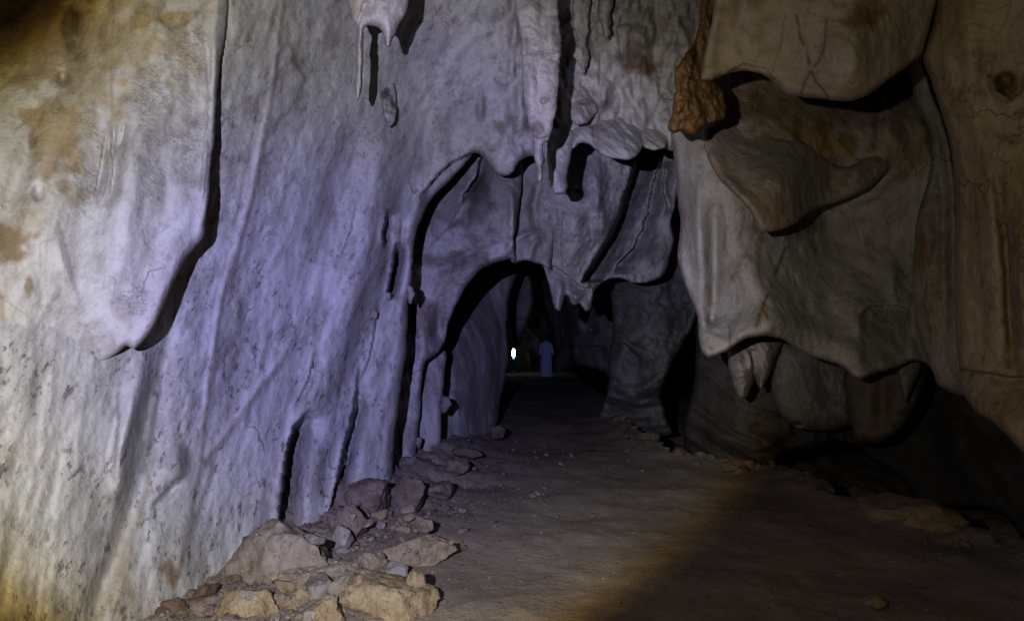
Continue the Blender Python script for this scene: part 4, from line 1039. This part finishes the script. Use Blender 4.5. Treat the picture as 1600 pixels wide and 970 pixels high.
def gravel():
    rng = np.random.RandomState(3)
    base = [Vector((0, 0, 1)), Vector((1, 0, 0)), Vector((0, 1, 0)), Vector((-1, 0, 0)), Vector((0, -1, 0)), Vector((0, 0, -1))]
    F8 = [(0, 1, 2), (0, 2, 3), (0, 3, 4), (0, 4, 1), (5, 2, 1), (5, 3, 2), (5, 4, 3), (5, 1, 4)]
    N = 8200
    Y = 3.6 * (13 / 3.6)**rng.rand(N)
    Y[5200:] = rng.uniform(3.7, 6.6, 3000)
    t = rng.rand(N)
    wx = wall_x(Y); ex = edge_x(Y)
    X = np.where(t < .5, wx + .15 + np.abs(rng.normal(0, .7, N)), np.where(t < .68, ex - np.abs(rng.normal(0, .5, N)), wx + rng.rand(N) * (ex - wx)))
    X[5200:] = wall_x(Y[5200:]) + .1 + np.abs(rng.normal(.35, .38, 3000))
    Z = ground_z(X, Y)
    s = .0035 + .010 * rng.rand(N)**2.5
    s[5200:] = .005 + .022 * rng.rand(3000)**2.5
    co = []; fc = []; ti = []
    for i in range(N):
        n = len(co)
        for b in base:
            k = rng.uniform(.6, 1.25, 3)
            co.append((X[i] + b.x * s[i] * k[0], Y[i] + b.y * s[i] * k[1], Z[i] + .2 * s[i] + b.z * s[i] * k[2] * .7))
        fc += [tuple(n + q for q in f) for f in F8]
        c = rng.choice([0, 1, 2], p=[.6, .25, .15])
        ti += [((.22, .165, .12), (.36, .31, .26), (.10, .075, .055))[c]] * 6
    o = link_mesh('gravel', co, fc, BOULDER, None, False, np.array(ti), None, recenter=False)
    tag(o, 'fine gravel and grit strewn over the dirt floor', None, kind='stuff')


gravel()

# ================================================================== THE PERSON IN A LONG ROBE
def lathe_ring(cx, cy, z, rx, ry, n=28, fold=0.0, ph=0.0):
    out = []
    for i in range(n):
        a = 2 * math.pi * i / n
        k = 1 + fold * math.sin(a * 7 + ph) + fold * .6 * math.sin(a * 11 + 1.3)
        out.append((cx + rx * k * math.cos(a), cy + ry * k * math.sin(a), z))
    return out


def rings_mesh(rings, cap=True):
    n = len(rings[0]); co = [p for r in rings for p in r]; f = []
    for j in range(len(rings) - 1):
        for i in range(n):
            a = j * n + i; b = j * n + (i + 1) % n
            f.append((a, b, b + n, a + n))
    if cap:
        f.append(tuple(range(n))[::-1]); f.append(tuple(range((len(rings) - 1) * n, len(rings) * n)))
    return co, f


def skin_mesh(name, verts, edges, radii, mat, parent, sub=2):
    me = bpy.data.meshes.new(name); me.from_pydata(verts, edges, [])
    o = bpy.data.objects.new(name, me); COL.objects.link(o); o.parent = parent
    md = o.modifiers.new('skin', 'SKIN'); md.use_smooth_shade = True
    for i, r in enumerate(radii):
        me.skin_vertices[0].data[i].radius = (r, r)
    me.skin_vertices[0].data[0].use_root = True
    s = o.modifiers.new('sub', 'SUBSURF'); s.levels = sub; s.render_levels = sub
    me.materials.append(mat)
    return o


def person():
    D = 28.0; x, y, _ = P(853.5, 586, D); z = float(ground_z(x, y))
    root = bpy.data.objects.new('person', None); COL.objects.link(root); root.location = (x, y, z)
    tag(root, 'person in a long pale blue-white robe standing in the dark tunnel', 'person')
    skin = flat_mat('brown_skin', (.16, .085, .05), .6, .1, 30)
    cloth = flat_mat('white_robe', (.54, .68, 1.0), .85, .02, 6)
    hair = flat_mat('black_hair', (.012, .01, .009), .6, .3, 60)
    # one continuous body: pelvis, spine, neck, head, arms, legs
    V = [(0, 0, .92), (0, 0, 1.12), (0, .01, 1.34), (0, .0, 1.46), (0, -.01, 1.53), (0, -.015, 1.60), (0, -.01, 1.67)]
    R = [.14, .125, .14, .07, .052, .082, .085]
    E = [(0, 1), (1, 2), (2, 3), (3, 4), (4, 5), (5, 6)]
    for s in (-1, 1):
        k = len(V)
        V += [(s * .18, .0, 1.39), (s * .235, .02, 1.12), (s * .25, -.06, .89), (s * .25, -.09, .82)]; R += [.058, .043, .034, .028]
        E += [(3, k), (k, k + 1), (k + 1, k + 2), (k + 2, k + 3)]
        for j in range(4):
            f = len(V); V += [(s * (.235 + .012 * j), -.09 - .018 * (j - 1.5), .775), (s * (.232 + .01 * j), -.095 - .018 * (j - 1.5), .725 + .008 * abs(j - 1))]; R += [.010, .008]
            E += [(k + 3, f), (f, f + 1)]
        f = len(V); V += [(s * .225, -.135, .80), (s * .222, -.145, .765)]; R += [.011, .009]; E += [(k + 3, f), (f, f + 1)]
        k = len(V)
        V += [(s * .10, 0, .84), (s * .11, -.01, .48), (s * .11, .02, .09), (s * .12, -.10, .04), (s * .12, -.17, .03)]; R += [.09, .06, .042, .04, .028]
        E += [(0, k), (k, k + 1), (k + 1, k + 2), (k + 2, k + 3), (k + 3, k + 4)]
    b = skin_mesh('body', V, E, R, skin, root)
    # robe with long sleeves
    rg = [(.05, .245, .20, .06), (.30, .235, .185, .055), (.60, .225, .17, .045), (.92, .215, .155, .03), (1.12, .20, .145, .02), (1.30, .215, .145, .01), (1.40, .20, .125, 0), (1.455, .13, .095, 0), (1.485, .068, .065, 0)]
    co, f = rings_mesh([lathe_ring(0, 0, zz, a, bb, 36, fo, zz * .8) for zz, a, bb, fo in rg], False)
    link_mesh('robe', co, f, cloth, root)
    for s in (-1, 1):
        skin_mesh('sleeve', [(s * .16, 0, 1.40), (s * .245, .02, 1.12), (s * .262, -.05, .92)], [(0, 1), (1, 2)], [.075, .065, .062], cloth, root)
    rg = [(1.57, .082, .06), (1.62, .092, .085), (1.68, .094, .092), (1.73, .08, .08), (1.762, .045, .045), (1.772, .01, .01)]
    co, f = rings_mesh([lathe_ring(0, .022, zz, a, bb, 20) for zz, a, bb in rg])
    link_mesh('hair', co, f, hair, root)
    # nose, lips and ears on the side away from the light
    bm = bmesh.new()
    for (px, py, pz, r) in [(0, -.098, 1.63, .014), (0, -.092, 1.595, .016), (-.03, -.085, 1.655, .01), (.03, -.085, 1.655, .01)]:
        m = bmesh.ops.create_uvsphere(bm, u_segments=10, v_segments=8, radius=r)
        bmesh.ops.translate(bm, verts=m['verts'], vec=(px, py, pz))
    me = bpy.data.meshes.new('face'); bm.to_mesh(me); bm.free(); me.materials.append(skin)
    fo = bpy.data.objects.new('face', me); COL.objects.link(fo); fo.parent = root
    for s in (-1, 1):
        co, f = rings_mesh([lathe_ring(s * (.088 + .01 * j), .0, 1.635, .012 - .003 * j, .02 - .003 * j, 10) for j in range(3)])
        co = [(c[0], c[1], 1.635 + (c[0] - s * .09) * 1.6) for c in co]
        link_mesh('ear', co, f, skin, root)
    root.rotation_euler = (0, 0, math.radians(172))


person()


# ================================================================== THE DISTANT LAMP
def lamp():
    D = 31.0; x, y, _ = P(802.5, 585, D); z = float(ground_z(x, y))
    root = bpy.data.objects.new('lamp', None); COL.objects.link(root); root.location = (x, y, z)
    tag(root, 'small bright white lamp on a thin post at the tunnel end', 'lamp')
    metal = flat_mat('lamp_metal', (.12, .11, .10), .5, .2, 40)
    white = flat_mat('lamp_foot', (.75, .72, .66), .7, .1, 40)
    glow = flat_mat('lamp_glow', (.9, .93, 1.0), .4, .02, 10, ((.72, .86, 1.0), 14.0))
    glow2 = flat_mat('lamp_skirt_glow', (.6, .75, 1.0), .4, .02, 10, ((.25, .50, 1.0), 2.2))
    co, f = rings_mesh([lathe_ring(0, 0, a, b, b, 20) for a, b in [(.78, 0.068), (.86, 0.073), (.98, 0.071), (1.06, 0.060), (1.11, 0.038), (1.13, 0.011)]])
    link_mesh('lamp_globe', co, f, glow, root)
    co, f = rings_mesh([lathe_ring(0, 0, a, b, b, 20) for a, b in [(.66, 0.025), (.70, 0.045), (.74, 0.062), (.775, 0.067)]])
    link_mesh('lamp_collar', co, f, glow2, root)
    co, f = rings_mesh([lathe_ring(0, 0, a, .018, .018, 10) for a in (.06, .3, .67)])
    link_mesh('post', co, f, metal, root)
    co, f = rings_mesh([lathe_ring(0, 0, a, b, b, 16) for a, b in [(-.05, .15), (.02, .15), (.06, .08), (.16, .03)]])
    link_mesh('foot', co, f, white, root)


lamp()
